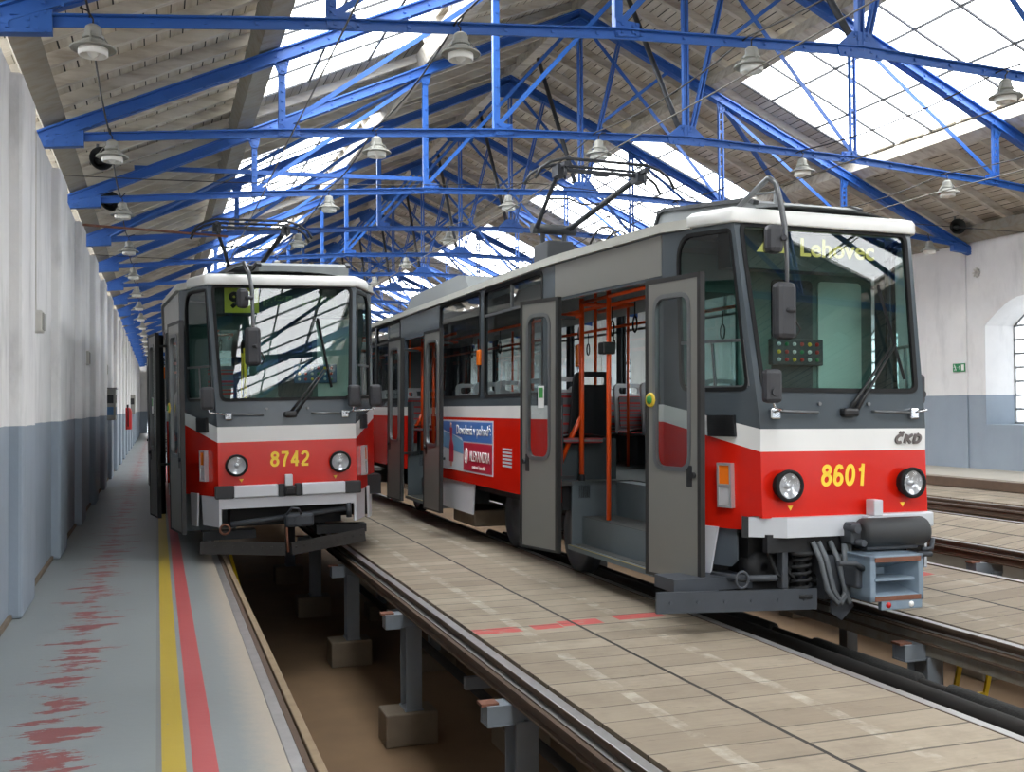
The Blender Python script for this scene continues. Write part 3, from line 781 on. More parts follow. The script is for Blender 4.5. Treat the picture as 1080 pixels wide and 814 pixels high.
# wind braces in the closed bay
for i, (xa, xb) in enumerate(((XL+.3, 3.7), (XR-.3, 9.0))):
    a, b = roof_pt(xa, -.1), roof_pt(xb, -.1)
    o = MB().bar((a.x, TY[6], a.z), (b.x, TY[5], b.z), .08, .03).build('wind_brace', 'truss_blue')
    tag(o, ['blue diagonal brace crossing the left roof slope behind the third truss', 'blue diagonal brace crossing the right roof slope behind the third truss'][i], 'brace')
for i, x in enumerate((-.3,)):
    z = 5.05 if i == 0 else 5.3
    o = MB().bar((x, TY[5]+.4, z), (x+4.2, TY[5]+.4, z+.1), .06, .06).build('cross_bar', 'truss_blue')
    tag(o, ['thin dark blue bar behind the third truss at the left', 'thin dark blue bar behind the third truss at the right'][i], 'bar')

# ------------------------------------------------------------------ pendant lamps, cables, speakers
def lamp():
    r = empty('pendant_lamp')
    MB().lathe([(.0,.03), (.03,.03), (.052,.015), (.058,0), (.062,-.05), (.074,-.055), (.076,-.075), (.066,-.08), (.085,-.10), (.10,-.105), (.104,-.125), (.150,-.135), (.152,-.147), (.10,-.15)], (0,0,0), n=24, smooth=False).build('housing', 'lamp_grey', r)
    MB().lathe([(.105,-.145), (.105,-.195), (.098,-.203), (.09,-.20), (.085,-.165), (.05,-.16), (.035,-.20), (.0,-.222)], (0,0,0), n=18).build('glass_shade', 'lamp_glass', r)
    m = MB().tube([(.158*math.cos(a), .158*math.sin(a), -.15) for a in [2*PI*k/18 for k in range(18)]], .007, 5, closed=True)
    for k in range(3):
        a = 2*PI*k/3+.4; m.bar((.07*math.cos(a), .07*math.sin(a), -.04), (.158*math.cos(a), .158*math.sin(a), -.15), .012, .006)
    m.build('guard_ring', 'lamp_grey', r)
    MB().tube([(0,0,.02), (0,0,.07), (.02,0,.09), (0,.04,.12), (0,.1,.13)], .007, 6).build('hook', 'wire_black', r)
    return r
lamp0 = None
RX = [(-.44, 4.43), (2.36, 4.68), (5.1, 4.85), (8.0, 4.83), (10.34, 4.69), (13.0, 4.5)]
rown = ['row along the left wall', 'row left of the ridge', 'row over the right tram', 'row just right of the ridge', 'row right of the right tram', 'row along the right wall']
for j, (x, z) in enumerate(RX):
    n = 0
    for k in range(3, 17):
        p = (x, TY[k]-.10, z)
        if not in_view(p, 14): continue
        if lamp0 is None: lamp0 = lamp(); c = lamp0
        else: c = copy_tree(lamp0)
        c.location = p; c.rotation_euler = (0, 0, .7*k+j)
        c.scale = (1.0,)*3
        tag(c, '%s grey pendant lamp in the %s' % (ot[n], rown[j]), 'lamp', 'pendant lamps'); n += 1
def cable(name, pts, r, mat, label, sag=.0, cat='wire'):
    out = []
    for a, b in zip(pts[:-1], pts[1:]):
        a = Vector(a); b = Vector(b)
        for i in range(6):
            t = i/6; p = a.lerp(b, t); p.z -= sag*4*t*(1-t); out.append(p)
    out.append(Vector(pts[-1]))
    o = MB().tube(out, r, 5).build(name, mat); tag(o, label, cat); return o
for j, (x, z) in enumerate(RX[:5]):
    cable('lamp_cable', [(x-.03, TY[k]-.10, z+.125) for k in range(2, 19)], .009, 'wire_black', 'dark cable strung along the lamp '+rown[j], .10, 'cable')
for j, (x, zz) in enumerate(((1.36, 4.56), (4.80, 4.50), (7.76, 4.52), (10.2, 4.55))):
    cable('contact_wire', [(x, TY[k], zz) for k in range(0, 19, 2)], .008, 'wire_copper', 'bare overhead contact wire above the '+['left tram', 'right tram', 'first empty pit', 'pit by the right wall'][j], .02)
for j, (k, za, zb) in enumerate(((4, 4.35, 4.62), (6, 4.4, 4.5))):
    cable('span_wire', [(XL, TY[k]+1.3, za), (4.8, TY[k]+1.3, zb), (XR, TY[k]+1.3, za)], .006, 'wire_black', ['near thin span wire crossing the hall under the roof', 'farther thin span wire crossing the hall under the roof'][j], .06)
def horn(x, y, z, rz, label):
    r = empty('loudspeaker', (x, y, z), (0, 0, rz)); tag(r, label, 'loudspeaker', 'horn loudspeakers under the roof')
    MB().lathe([(.14, -.16), (.135, -.155), (.09, -.04), (.055, .02), (.05, .12), (.0, .13)], (0,0,0), (0,1,0), 20).lathe([(.05,-.05), (.03,-.09), (0,-.1)], (0,0,0), (0,1,0), 12).build('horn', 'speaker_dark', r)
    MB().bar((0,.06,0), (0,.06,.22), .02, .03).build('bracket', 'steel_grey', r)
horn(-.66, 13.35, 4.62, .25, 'dark horn loudspeaker under the left eaves beside the second lamp')
horn(-.66, 15.9, 4.60, .25, 'dark horn loudspeaker farther down the left eaves, partly behind a heel plate')
horn(13.55, 15.0, 4.78, -.5, 'dark horn loudspeaker under the eaves on the right wall')
cf = empty('ceiling_fitting', (9.55, 8.95, 6.25)); tag(cf, 'small grey fitting with a side arm under the right skylight at the top edge', 'fitting')
MB().lathe([(.0,.06), (.05,.06), (.06,.0), (.04,-.02), (.09,-.08), (.095,-.11), (.03,-.12)], (0,0,0), n=14).build('housing', 'lamp_grey', cf)
MB().tube([(.04,0,.02), (.2,0,.03), (.26,0,.03), (.34,0,.05)], [.03,.022,.035,.03], 8).build('side_arm', 'lamp_grey', cf)
MB().tube([(0,0,.05), (0,0,.35)], .008, 6).tube([(.02*math.cos(2*PI*j/10), 0, -.15+.025*math.sin(2*PI*j/10)) for j in range(10)], .005, 5, closed=True).build('hanger', 'wire_black', cf)
# bracket arm near the left wall
ar = MB().bar((XL+.05, 15.95, 4.28), (1.0, 15.95, 4.2), .03, .03).build('wire_anchor', 'rust'); tag(ar, 'thin rusty anchor rod with insulator under the left roof', 'rod')

# ------------------------------------------------------------------ things on the walls
def jbox(y, z, w, h, label, conduit=True):
    r = empty('junction_box', (XL, y, z)); tag(r, label, 'junction box', 'junction boxes on the left wall')
    MB().box(0, -w/2, -h/2, .10, w/2, h/2, .012).build('case', 'old_white', r)
    MB().box(.10, -w/2+.02, -h/2+.02, .108, w/2-.02, h/2-.02, .003).build('lid', 'lamp_grey', r)
    if conduit: MB().cyl((.03, 0, h/2), (.03, 0, WT-z-.1), .012, 8).build('conduit', 'old_white', r)
jbox(10.55, 2.46, .24, .20, 'white junction box with a conduit on the left wall, nearest the camera')
jbox(17.6, 2.45, .24, .22, 'second white junction box along the left wall')
jbox(24.0, 2.5, .24, .22, 'small far junction box on the left wall')
cb = empty('control_box', (XL, 24.6, 1.75)); tag(cb, 'grey control box with dark buttons on the left wall above the paint line', 'control box')
MB().box(0, -.28, -.34, .24, .28, .34, .02).build('case', 'lamp_grey', cb)
MB().box(.0, -.31, .34, .27, .31, .37).build('hood', 'steel_grey', cb)
for z, mt in ((.12, 'plastic_black'), (-.14, 'panel_blue')): MB().box(.24, -.14, z-.09, .25, .14, z+.09).box(.03, -.29, z-.09, .2, -.28, z+.09).build('button_plate', mt, cb)
MB().cyl((.04, -.2, -.34), (.04, -.2, -1.7), .02, 8).build('conduit', 'dull_steel', cb)
c2 = empty('control_box', (XL+.01, 46, 1.85)); tag(c2, 'farther small control box on the left wall beyond the fire extinguisher', 'control box')
MB().box(0, -.35, -.4, .24, .35, .4, .02).build('case', 'lamp_grey', c2); MB().box(.05, -.36, 0, .2, -.35, .25).build('button_plate', 'plastic_black', c2)
fx = empty('fire_extinguisher', (XL+.14, 38.5, .95)); tag(fx, 'red fire extinguisher hanging far down the left wall', 'fire extinguisher')
MB().lathe([(0,0), (.13,.0), (.14,.03), (.14,.62), (.11,.72), (.05,.76), (0,.77)], (0,0,0), n=16).build('cylinder_body', 'ext_red', fx)
MB().box(-.03, -.03, .77, .03, .03, .84).box(-.03, -.16, .83, .03, .04, .86).build('valve', 'plastic_black', fx)
MB().tube([(0,-.05,.8), (.02,-.2,.6), (.02,-.18,.1)], .02, 6).build('hose', 'rubber', fx)
es = empty('exit_sign', (XR-.055, 15.36, 2.29)); tag(es, 'green and white emergency exit sign on the right wall', 'sign')
MB().box(0, -.15, -.075, .012, .15, .075).build('sign_board', 'sign_green', es)
m = MB()
for a, b, w_ in (((.0,.055),(-.0,.055),0),):
    m.lathe([(0,0), (.013,0), (.013,.003), (0,.003)], (-.003, .105, .045), (-1,0,0), 10)
for a, b in (((.10,.03), (.085,-.01)), ((.085,-.01), (.105,-.055)), ((.085,-.01), (.06,-.03)), ((.06,-.03), (.075,-.055)), ((.10,.025), (.07,.01)), ((.10,.025), (.125,.005))):
    m.bar((-.003, a[0], a[1]), (-.003, b[0], b[1]), .006, .014, (1,0,0))
m.bar((-.003, .04, 0), (-.003, -.03, 0), .004, .016, (1,0,0)); m.bar((-.003,-.005,.03), (-.003,-.035,0), .004, .014, (1,0,0)); m.bar((-.003,-.005,-.03), (-.003,-.035,0), .004, .014, (1,0,0))
m.box(-.004, -.13, -.055, 0, -.065, .055)
m.build('pictogram', 'sign_white', es)
ws = empty('wall_anchor', (XR-.03, 14.92, 3.98)); tag(ws, 'small star shaped anchor plate high on the right wall', 'anchor plate')
m = MB()
for k in range(4):
    a = PI*k/4; m.bar((0, -.09*math.cos(a), -.09*math.sin(a)), (0, .09*math.cos(a), .09*math.sin(a)), .03, .016, (1,0,0))
m.build('star', 'old_white', ws)
# ------------------------------------------------------------------ trams
EZ = [(.40, .735, 0.0), (.66, .735, 0.0), (1.28, .737, .028), (1.445, .737, .026), (1.70, .750, .062), (3.03, .812, .270), (3.2, .82, .29)]
def E(z):
    for a, b in zip(EZ[:-1], EZ[1:]):
        if z <= b[0]:
            t = max(0, (z-a[0])/(b[0]-a[0])); return lerp(a[1], b[1], t), lerp(a[2], b[2], t)
    return EZ[-1][1:]
P1, P2 = (1.09, .85), (1.25, 2.75)
def bevel(sg):
    def f(s, z, d):
        ex, ey = E(z); x = lerp(ex, P1[0], s); y = lerp(ey, P1[1], s)
        return V(sg*(x-.918*d), y+.397*d, z)
    return f
def doorsec(sg):
    L = math.hypot(.16, 1.9)
    def f(y, z, d):
        x = lerp(P1[0], P2[0], (y-P1[1])/(P2[1]-P1[1])); return V(sg*(x-d), y, z)
    return f
def mainside(sg): return lambda y, z, d: V(sg*(1.25-d), y, z)
def front(x, z, d): return V(x, E(z)[1]+d, z)

def window(parent, poly, r, fn, pane='pane_side', bars=(), frame=.028, proud=.006, name='window', rub='rubber'):
    L0 = rounded(inset(poly, -.008), [q+.008 for q in r] if isinstance(r, list) else r+.008); L1 = rounded(inset(poly, frame), [max(q-frame, .004) for q in r] if isinstance(r, list) else max(r-frame, .005))
    w = MB().plate(L0, [L1], lambda s, t, d: fn(s, t, d-proud), .03).build(name, rub, parent)
    MB().plate(rounded(inset(poly, frame*.6), r), [], lambda s, t, d: fn(s, t, .012), 0).build('window_pane', pane, w)
    if bars:
        m = MB()
        for (a, b, wd) in bars:
            a = Vector(a); b = Vector(b); t = (b-a).normalized(); nn = Vector((-t.y, t.x))*wd/2
            m.plate([tuple(a-nn), tuple(b-nn), tuple(b+nn), tuple(a+nn)], [], lambda s, tt, d: fn(s, tt, d-.003), .022)
        m.build('window_bar', 'steel_grey', w)
    return w

def leaf(parent, a, b, z0=.30, z1=2.6, button=False, sticker=False):
    """open door leaf standing outside the body from a (front) to b (rear), in plan"""
    a = V(a[0], a[1], 0); b = V(b[0], b[1], 0); L = (b-a).length; t = (b-a)/L; n = V(-t.y, t.x, 0)
    if n.x > 0: n = -n
    fn = lambda s, z, d: a+t*s-n*d+V(0, 0, z)
    e = .035
    win = rect(.135, z0+.84, L-.12, z1-.15)
    hole = rounded(win, .115)
    d = MB().plate(rect(e, z0+e*.6, L-e, z1-e), [hole], fn, .035).build('door_leaf', 'door_grey', parent)
    MB().plate(rect(0, z0, L, z1), [rect(e, z0+e*.6, L-e, z1-e)], lambda s, z, dd: fn(s, z, dd-.004), .045).build('door_seal', 'door_edge', d)
    MB().plate(rounded(inset(win, -.022), .13), [rounded(inset(win, .012), .10)], lambda s, z, dd: fn(s, z, dd-.007), .03).build('window_frame', 'steel_grey', d)
    MB().plate(hole, [], lambda s, z, dd: fn(s, z, .015), 0).build('window_pane', 'pane_side', d)
    hx = L-.12 if not button else .13
    m = MB().plate(rounded(rect(hx-.03, z0+.36+.35, hx+.03, z0+.50+.35+.02), .012), [], lambda s, z, dd: fn(s, z, dd-.004), .012)
    q = fn(hx-.055 if button else hx+.05, z0+.80, 0); m.cyl(q+n*.02, q-n*.01, .022, 12)
    m.build('door_lock', 'plastic_black', d)
    if button:
        q = fn(L-.075, 1.66, 0)
        m = MB().lathe([(0, .028), (.03, .028), (.035, .02), (.035, .0)], q, n, 18); m.build('open_button', 'green_button', d)
        MB().lathe([(.036, .0), (.037, .024), (.055, .018), (.058, 0)], q, n, 18).build('button_ring', 'yellow_ring', d)
    if sticker:
        MB().plate(rect(.20, 1.60, .29, 1.80), [], lambda s, z, dd: fn(s, z, dd-.011), .004).build('ticket_sticker', 'sign_white', d)
        MB().plate(rect(.212, 1.69, .278, 1.785), [], lambda s, z, dd: fn(s, z, dd-.013), .003).build('sticker_field', 'green_button', d)
    return d

def seat(parent, x, y, face, mat, z=.9, w=.42):
    """face=+1: sitter looks towards +y (rear), -1 towards the front"""
    r = MB(); f = face
    r.grid(lambda u, v: V(x-w/2+w*u, y-f*(.02)+f*.40*v*1.0, z+.43+.02*math.sin(PI*u)-.03*math.sin(PI*v)), 6, 6)
    r.box(x-w/2, min(y, y+f*.4), z+.36, x+w/2, max(y, y+f*.4), z+.41, .02)
    o = r.build('seat', mat if mat != 'seat_black' else 'seat_cloth', parent)
    b = MB()
    fn = lambda s, t, d: V(x+s, y-f*(.02+.10*(t-.4)/.6)-f*(d-.02), z+t)
    out = rounded([(-w/2, .38), (w/2, .38), (w/2*.96, 1.02), (-w/2*.96, 1.02)], [.03, .03, .09, .09])
    hole = rounded([(-w*.33, .89), (w*.33, .89), (w*.33, .97), (-w*.33, .97)], .03)
    b.plate(out, [hole], fn, .045); b.build('backrest', 'seat_black' if mat == 'seat_black' else 'seat_white', o)
    if mat != 'seat_black':
        MB().plate(rounded([(-w*.40, .46), (w*.40, .46), (w*.38, .86), (-w*.38, .86)], .03), [], lambda s, t, d: fn(s, t, d) + V(0, f*.028, 0), .02).build('cushion', mat, o)
    MB().box(x-.05, y+f*.1, z, x+.05, y+f*.26, z+.37).build('pedestal', 'interior_dark', o)
    return o

def make_tram(k):
    cfg = CFG[k]; root = empty('tram', cfg['loc'], cfg['rot'])
    tag(root, cfg['label'], 'tram', 'red and grey trams parked in the hall')
    B = lambda mb, name, mat, par=root: mb.build(name, mat, par)
    doors = [(.95, 2.70), (7.0, 8.78), (12.25, 13.85)]
    # ---- side shells
    ZB, ZT = .70, 2.985
    win_main = [(3.06, 4.93), (5.07, 6.82), (9.06, 10.75), (10.90, 12.1)]
    win_right = [(1.05, 2.70), (2.95, 4.6), (4.75, 6.4), (6.55, 8.2), (8.35, 10.0), (10.15, 11.8), (11.95, 13.5)]
    WB, WTp = 1.73, 2.955
    for sg, nm in ((-1, 'door_side'), (1, 'window_side')):
        fn = mainside(sg)
        if sg < 0:
            pts = [(2.75, ZB)]
            for a, b in doors[1:]: pts += [(a, ZB), (a, 2.62), (b, 2.62), (b, ZB)]
            pts += [(14.1, ZB), (14.1, ZT), (2.75, ZT)]
            wins = win_main
        else:
            pts = [(2.75, ZB), (14.1, ZB), (14.1, ZT), (2.75, ZT)]; wins = win_right[1:]
        polys = [rect(a, WB, b, WTp) for a, b in wins]
        m = MB().plate(pts, [rounded(q, .09) for q in polys], fn, .05)
        fd = doorsec(sg)
        if sg < 0:
            m.plate([(.85, ZB), (.95, ZB), (.95, 2.62), (2.70, 2.62), (2.70, ZB), (2.75, ZB), (2.75, ZT), (.85, ZT)], [], fd, .05)
        else:
            m.plate(rect(.85, ZB, 2.75, ZT), [rounded(rect(1.0, WB, 2.6, WTp), .09)], fd, .05)
        # bevel: lower, and upper with the quarter window
        fb = bevel(sg)
        qw = [(.02+.055, WB), (.80, WB), (.80, 2.94), (.055, 2.94)]
        m.plate([(0, .815), (.13, .81), (.135, .705), (1, ZB), (1, 1.70), (0, 1.70), (0, 1.445), (0, 1.28)], [], fb, .04)
        m.plate([(0, 1.70), (1, 1.70), (1, ZT), (0, ZT)], [rounded(qw, [.08, .10, .22, .05], 7)], fb, .04)
        side = B(m, 'side_shell', 'livery')
        window(side, qw, [.08, .10, .22, .05], fb, 'pane_cab', [((.06, 2.10), (.79, 2.10), .022), ((.42, 1.75), (.42, 2.10), .016), ((.075, 1.755), (.79, 1.755), .018), ((.065, 1.76), (.065, 2.1), .02)], .022)
        for a, b in wins:
            mid = (a+b)/2
            window(side, rect(a, WB, b, WTp), .09, fn, 'pane_side', [((a+.02, 2.66), (b-.02, 2.66), .03), ((mid, 2.67), (mid, 2.94), .03)] if not (abs(a-5.07) < .01) else [])
        if sg > 0: window(side, rect(1.0, WB, 2.6, WTp), .09, fd, 'pane_side', [((1.02, 2.66), (2.58, 2.66), .03)])
    # ---- front mask
    m = MB()
    half = lambda z, e=0: E(z)[0]+e
    m.plate([(-half(.8), .80), (half(.8), .80), (half(1.28), 1.28), (-half(1.28), 1.28)], [], front, .04)
    m.plate([(-half(1.28), 1.28), (half(1.28), 1.28), (half(1.445), 1.445), (half(1.7), 1.70), (-half(1.7), 1.70), (-half(1.445), 1.445)], [], front, .04)
    ws = [(-.695, 1.722), (.695, 1.722), (.764, 2.985), (-.764, 2.985)]
    m.plate([(-half(1.7), 1.70), (half(1.7), 1.70), (half(3.0), 3.0), (-half(3.0), 3.0)], [rounded(ws, .075)], front, .04)
    mask = B(m, 'front_mask', 'livery')
    window(mask, ws, .075, front, 'pane_screen', (), .026, .008, 'windscreen', 'rubber')
    # rear end
    m = MB()
    for (a, b) in (((1.25, 14.1), (.8, 14.7)), ((.8, 14.7), (-.8, 14.7)), ((-.8, 14.7), (-1.25, 14.1))):
        m.add([(a[0], a[1], .7), (b[0], b[1], .7), (b[0], b[1], ZT), (a[0], a[1], ZT)], [(0, 1, 2, 3)])
    B(m, 'rear_mask', 'livery')
    # ---- roof
    def wid(y):
        if y <= .85: return lerp(.812, 1.09, (y-.27)/.58)
        if y <= 2.75: return lerp(1.09, 1.25, (y-.85)/1.9)
        return 1.25
    ys = [.27, .55, .85, 1.8, 2.75, 6, 10, 14.1, 14.7]; rf = MB()
    def rfn(u, v):
        i = min(int(v*(len(ys)-1)+1e-6), len(ys)-2); y = lerp(ys[i], ys[i+1], v*(len(ys)-1)-i); w = wid(y) if y <= 14.1 else lerp(1.25, .8, (y-14.1)/.6)
        t = 2*u-1; return V(t*(w+.01), y, 3.05+.10*(1-abs(t)**2.6))
    rf.grid(rfn, 20, len(ys)-1); B(rf, 'roof_shell', 'roof_grey')
    gm = MB()
    for sg in (-1, 1):
        pl = [(sg*wid(y), y) for y in (.60, .85, 2.75, 14.1)]
        for (a, b) in zip(pl[:-1], pl[1:]):
            gm.bar((a[0], a[1], 3.018), (b[0], b[1], 3.018), .05, .075, ext=.004)
            gm.bar((a[0]+sg*.012, a[1], 2.985), (b[0]+sg*.012, b[1], 2.985), .06, .018, ext=.004)
    B(gm, 'gutter', 'gutter')
    out = rounded([(-.835, .235), (.835, .235), (1.005, .60), (-1.005, .60)], [.05, .05, 0, 0], 4)
    cap = MB(); lv = [(2.985, 0), (3.0, -.006), (3.065, -.006), (3.095, .015), (3.112, .07), (3.12, .16)]
    loops = [[(x, y, z) for x, y in inset(out, i)] if i > .001 or i < -.001 else [(x, y, z) for x, y in out] for z, i in lv]
    n = len(out)
    cap.add([p for L in loops for p in L], [(i*n+j, i*n+(j+1) % n, (i+1)*n+(j+1) % n, (i+1)*n+j) for i in range(len(lv)-1) for j in range(n)], True)
    cap.add(loops[-1], [tuple(range(n))]); cap.add(loops[0], [tuple(range(n))[::-1]])
    B(cap, 'front_cap', 'roof_white')
    # roof equipment
    rb = MB()
    q = [(.92, 3.10), (.92, 3.30), (1.02, 3.34), (2.5, cfg['box_z']), (2.6, cfg['box_z']-.02), (2.88, 3.12)]
    rb.plate(q, [], lambda s, t, d: V(-.20+d, s, t), 1.04)
    e = B(rb, 'roof_unit', 'roof_grey')
    for xx in (-.215, .825):
        m = MB()
        for a, b in zip(q[1:-1], q[2:]): m.bar((xx+.015, a[0], a[1]), (xx+.015, b[0], b[1]), .05, .035, ext=.01)
        B(m, 'edge_trim', 'rubber_grey', e)
    q = [(7.4, 3.12), (7.75, 3.50), (8.1, 3.55), (10.9, 3.52), (11.6, 3.12)]
    rb = MB().plate(q, [], lambda s, t, d: V(-.62+d, s, t), 1.24); B(rb, 'roof_unit', 'roof_grey')
    MB().box(-.5, 12.3, 3.12, .5, 12.9, 3.3, .02).build('vent_box', 'yellow_ring', root)
    B(MB().plate(rect(.87, 2.645, 2.73, 2.965), [], lambda s, t, d: doorsec(-1)(s, t, d-.006), .01), 'door_header', 'door_grey')
    if k == 2:
        B(MB().tube([(.02, .95, 3.12), (.02, .95, 3.42)], .022, 8).tube([(-.20, .95, 3.37), (.03, .95, 3.41)], .010, 6), 'aerial', 'roof_grey')
    # ---- pantograph
    pg = MB(); KY, KZ = 5.9, 3.90
    for xx in (-.3, .3): pg.bar((xx, 3.6, 3.27), (xx, 6.4, 3.27), .06, .06)
    for yy in (3.7, 5.0, 6.3): pg.bar((-.45, yy, 3.27), (.45, yy, 3.27), .06, .06)
    for xx in (-.4, .4):
        for yy in (3.7, 6.3): pg.lathe([(.04, 0), (.06, .02), (.035, .04), (.06, .06), (.035, .08), (.05, .1)], (xx, yy, 3.13), n=10)
    pan = B(pg, 'pantograph', 'pipe_black')
    m = MB().box(-.18, 5.65, 3.3, .18, 6.15, 3.72, .02).cyl((-.30, KY, KZ), (.30, KY, KZ), .065, 12)
    m.bar((-.15, 5.9, 3.7), (-.15, 5.9, 3.9), .05, .05).bar((.15, 5.9, 3.7), (.15, 5.9, 3.9), .05, .05)
    for xx in (-.12, .12): m.tube([(xx, 5.5, 3.45), (xx, 5.2, 3.42), (xx, 4.9, 3.42)], .04, 8)
    B(m, 'pantograph_base', 'rubber_grey', pan)
    m = MB(); HY, HZ = 4.45, 4.38
    m.tube([(-.24, KY, KZ), (-.50, HY+.05, HZ-.07)], .026, 8).tube([(.20, KY, KZ), (.50, HY+.05, HZ-.07)], .036, 8)
    m.tube([(-.36, 5.2, 4.14), (-.1, 5.15, 4.15), (.1, 5.2, 4.10), (.34, 5.2, 4.13)], .012, 6)
    m.tube([(-.22, KY, KZ-.05), (-.3, 5.5, 4.0), (-.32, 5.2, 4.05)], .01, 6)
    B(m, 'upper_arm', 'pipe_black', pan)
    m = MB()
    for dy in (-.17, .17):
        m.tube([(-.87, HY+dy, HZ-.22), (-.80, HY+dy, HZ-.10), (-.68, HY+dy, HZ-.02), (-.5, HY+dy, HZ+.03), (.5, HY+dy, HZ+.03), (.68, HY+dy, HZ-.02), (.80, HY+dy, HZ-.10), (.87, HY+dy, HZ-.22)], .018, 7)
    for xx in (-.5, .5):
        m.bar((xx, HY-.2, HZ-.03), (xx, HY+.2, HZ-.03), .05, .05).box(xx-.06, HY-.08, HZ-.14, xx+.06, HY+.1, HZ-.02)
        m.tube([(xx, HY-.15, HZ-.05), (xx, HY-.15, HZ-.2)], .014, 6)
    m.bar((-.5, HY, HZ-.06), (.5, HY, HZ-.06), .04, .04).box(-.08, HY-.03, HZ-.1, .1, HY+.03, HZ-.07)
    B(m, 'collector_head', 'pipe_black', pan)
    arc = [(.1+.0*j, 4.6+.42*math.cos(PI*j/10), 3.42+.30*math.sin(PI*j/10)) for j in range(11)]
    B(MB().tube(arc, .014, 6).tube([(x+.12, y-.1, z-.06) for x, y, z in arc], .012, 6), 'cable_loop', 'wire_black', pan)
    # ---- lights, number, badge
    hx = .548; HZ0 = cfg['hz']
    for sg in (-1, 1):
        o = V(sg*hx, -.034, HZ0)
        h = B(MB().lathe([(.098, .05), (.118, -.012), (.116, -.032), (.094, -.036), (.092, .0)], o, (0, 1, 0), 28), 'headlight', 'rubber')
        MB().lathe([(.094, -.015), (.07, .008), (.03, .02), (0, .022)], o, (0, 1, 0), 24).build('reflector', 'lens_clear', h)
        MB().lathe([(.093, -.03), (.075, -.05), (.04, -.06), (0, -.063)], o, (0, 1, 0), 24).build('lens', 'lens_glass', h)
        MB().lathe([(.024, .04), (.024, -.01), (.0, -.018)], o, (0, 1, 0), 14).build('bulb', 'lens_clear', h)
        # side indicator cluster on the bevel
        fb = bevel(sg); s0 = .26
        c = MB()
        c.plate(rounded(rect(s0, .86, s0+.14, 1.19), .0), [rect(s0+.018, .878, s0+.122, 1.015), rect(s0+.018, 1.035, s0+.122, 1.172)], lambda s, t, d: fb(s, t, d-.045), .05)
        c = B(c, 'side_lamp', 'alu')
        for za, zb, mt, nm in ((.876, 1.017, 'lens_clear', 'clear_lens'), (1.033, 1.174, 'lens_orange', 'orange_lens')):
            MB().plate(rect(s0+.016, za, s0+.124, zb), [], lambda s, t, d: fb(s, t, d-.038), .04).build(nm, mt, c)
        # vent plate above the stripe on the bevel
        v = MB().plate(rect(.23, 1.385, .50, 1.545), [], lambda s, t, d: fb(s, t, d-.03), .035)
        for q in range(7): v.plate(rect(.24, 1.40+.02*q, .49, 1.408+.02*q), [], lambda s, t, d: fb(s, t, d-.038), .01)
        B(v, 'grille', 'plastic_black')
        # small triangle marks
        B(MB().plate([(sg*.5-.022, .885), (sg*.5+.022, .885), (sg*.5, .85)][::-1], [], lambda s, t, d: front(s, t, d-.004), .003), 'jack_mark', 'number_yellow')
        # grab handles and small lower mirrors
        xh = sg*.41
        m = MB().tube([(xh-.15, .06, 1.575), (xh-.15, -.0, 1.575), (xh+.15, -.0, 1.565), (xh+.15, .06, 1.565)], .011, 7)
        m.cyl((xh+sg*-.19, .07, 1.63), (xh+sg*-.19, .03, 1.63), .014, 8)
        B(m, 'grab_handle', 'steel_grey')
        lm = B(MB().box(sg*.62-.04, .0, 1.515, sg*.62+.04, .06, 1.60, .012), 'mirror_bracket', 'chrome')
        for (mxx, ym) in cfg['low_m'][sg]:
            mz = 1.75; hw_ = .07 if ym < 0 else .045
            m = MB().tube([(sg*.63, .0, 1.57), (sg*.69, min(ym, -.05)*.8, 1.585), (mxx-sg*.02, ym, 1.60), (mxx, ym, 1.66)], .009, 6); m.build('mirror_arm', 'chrome', lm)
            MB().box(mxx-hw_, ym-.035, mz-.12, mxx+hw_, ym+.045, mz+.12, .03).cyl((mxx, ym-.05, mz-.04), (mxx, ym-.03, mz-.04), .03, 12).build('mirror_shell', 'mirror_back', lm)
    fl = lambda x, z: basis(front(x, z, -.002), (1, 0, 0), (0, (E(z+.1)[1]-E(z)[1])/.1, 1))
    glyphs('fleet_number', cfg['num'], 'number_yellow', root, cfg['num_w'], .165, fl(cfg['num_x'], cfg['num_z']), .18, .74, .13 if k == 2 else .04)
    if k == 2: glyphs('maker_badge', 'ČKD', 'badge_dark', root, .24, .07, fl(.555, 1.365), .22, .70, .22, .012)
    # ---- wipers, big mirrors
    wx = .02; wp = MB()
    tips = cfg['wiper']
    m = MB().box(wx-.06, -.02, 1.535, wx+.08, .06, 1.60, .02)
    for j, (tx, tz) in enumerate(tips):
        a = front(wx+.06*j, 1.57, -.03); b = front(tx, tz, -.055); m.tube([a, a.lerp(b, .3), b], [.02, .013, .007], 7)
    wpo = B(m, 'wiper_arm', 'plastic_black')
    bx = cfg['blade']; B(MB().bar(front(bx[0], bx[1], -.045), front(bx[2], bx[3], -.045), .018, .022), 'wiper_blade', 'rubber', wpo)
    ax, mx = cfg['arm_x'], cfg['mir_x']; ym = -.15
    path = [(-.62, .62, 3.11), (-.69, .1, 3.23), (-.73, -.08, 3.25), (-.70, -.12, 3.21), (-.665, -.12, 3.10), (-.625, -.12, 2.9), (-.61, -.12, 2.72), (-.605, -.12, 2.24)] if k == 2 else \
           [(ax-.30, .75, 3.14), (ax-.12, .30, 3.20), (ax-.04, ym+.05, 3.18), (ax, ym, 3.08), (ax+.03, ym, 2.9), (ax+.04, ym, 2.5), (ax+.03, ym, 2.28)]
    am = B(MB().tube(path, [.022]*(len(path)-2)+[.017, .013], 8), 'mirror_arm', 'steel_grey')
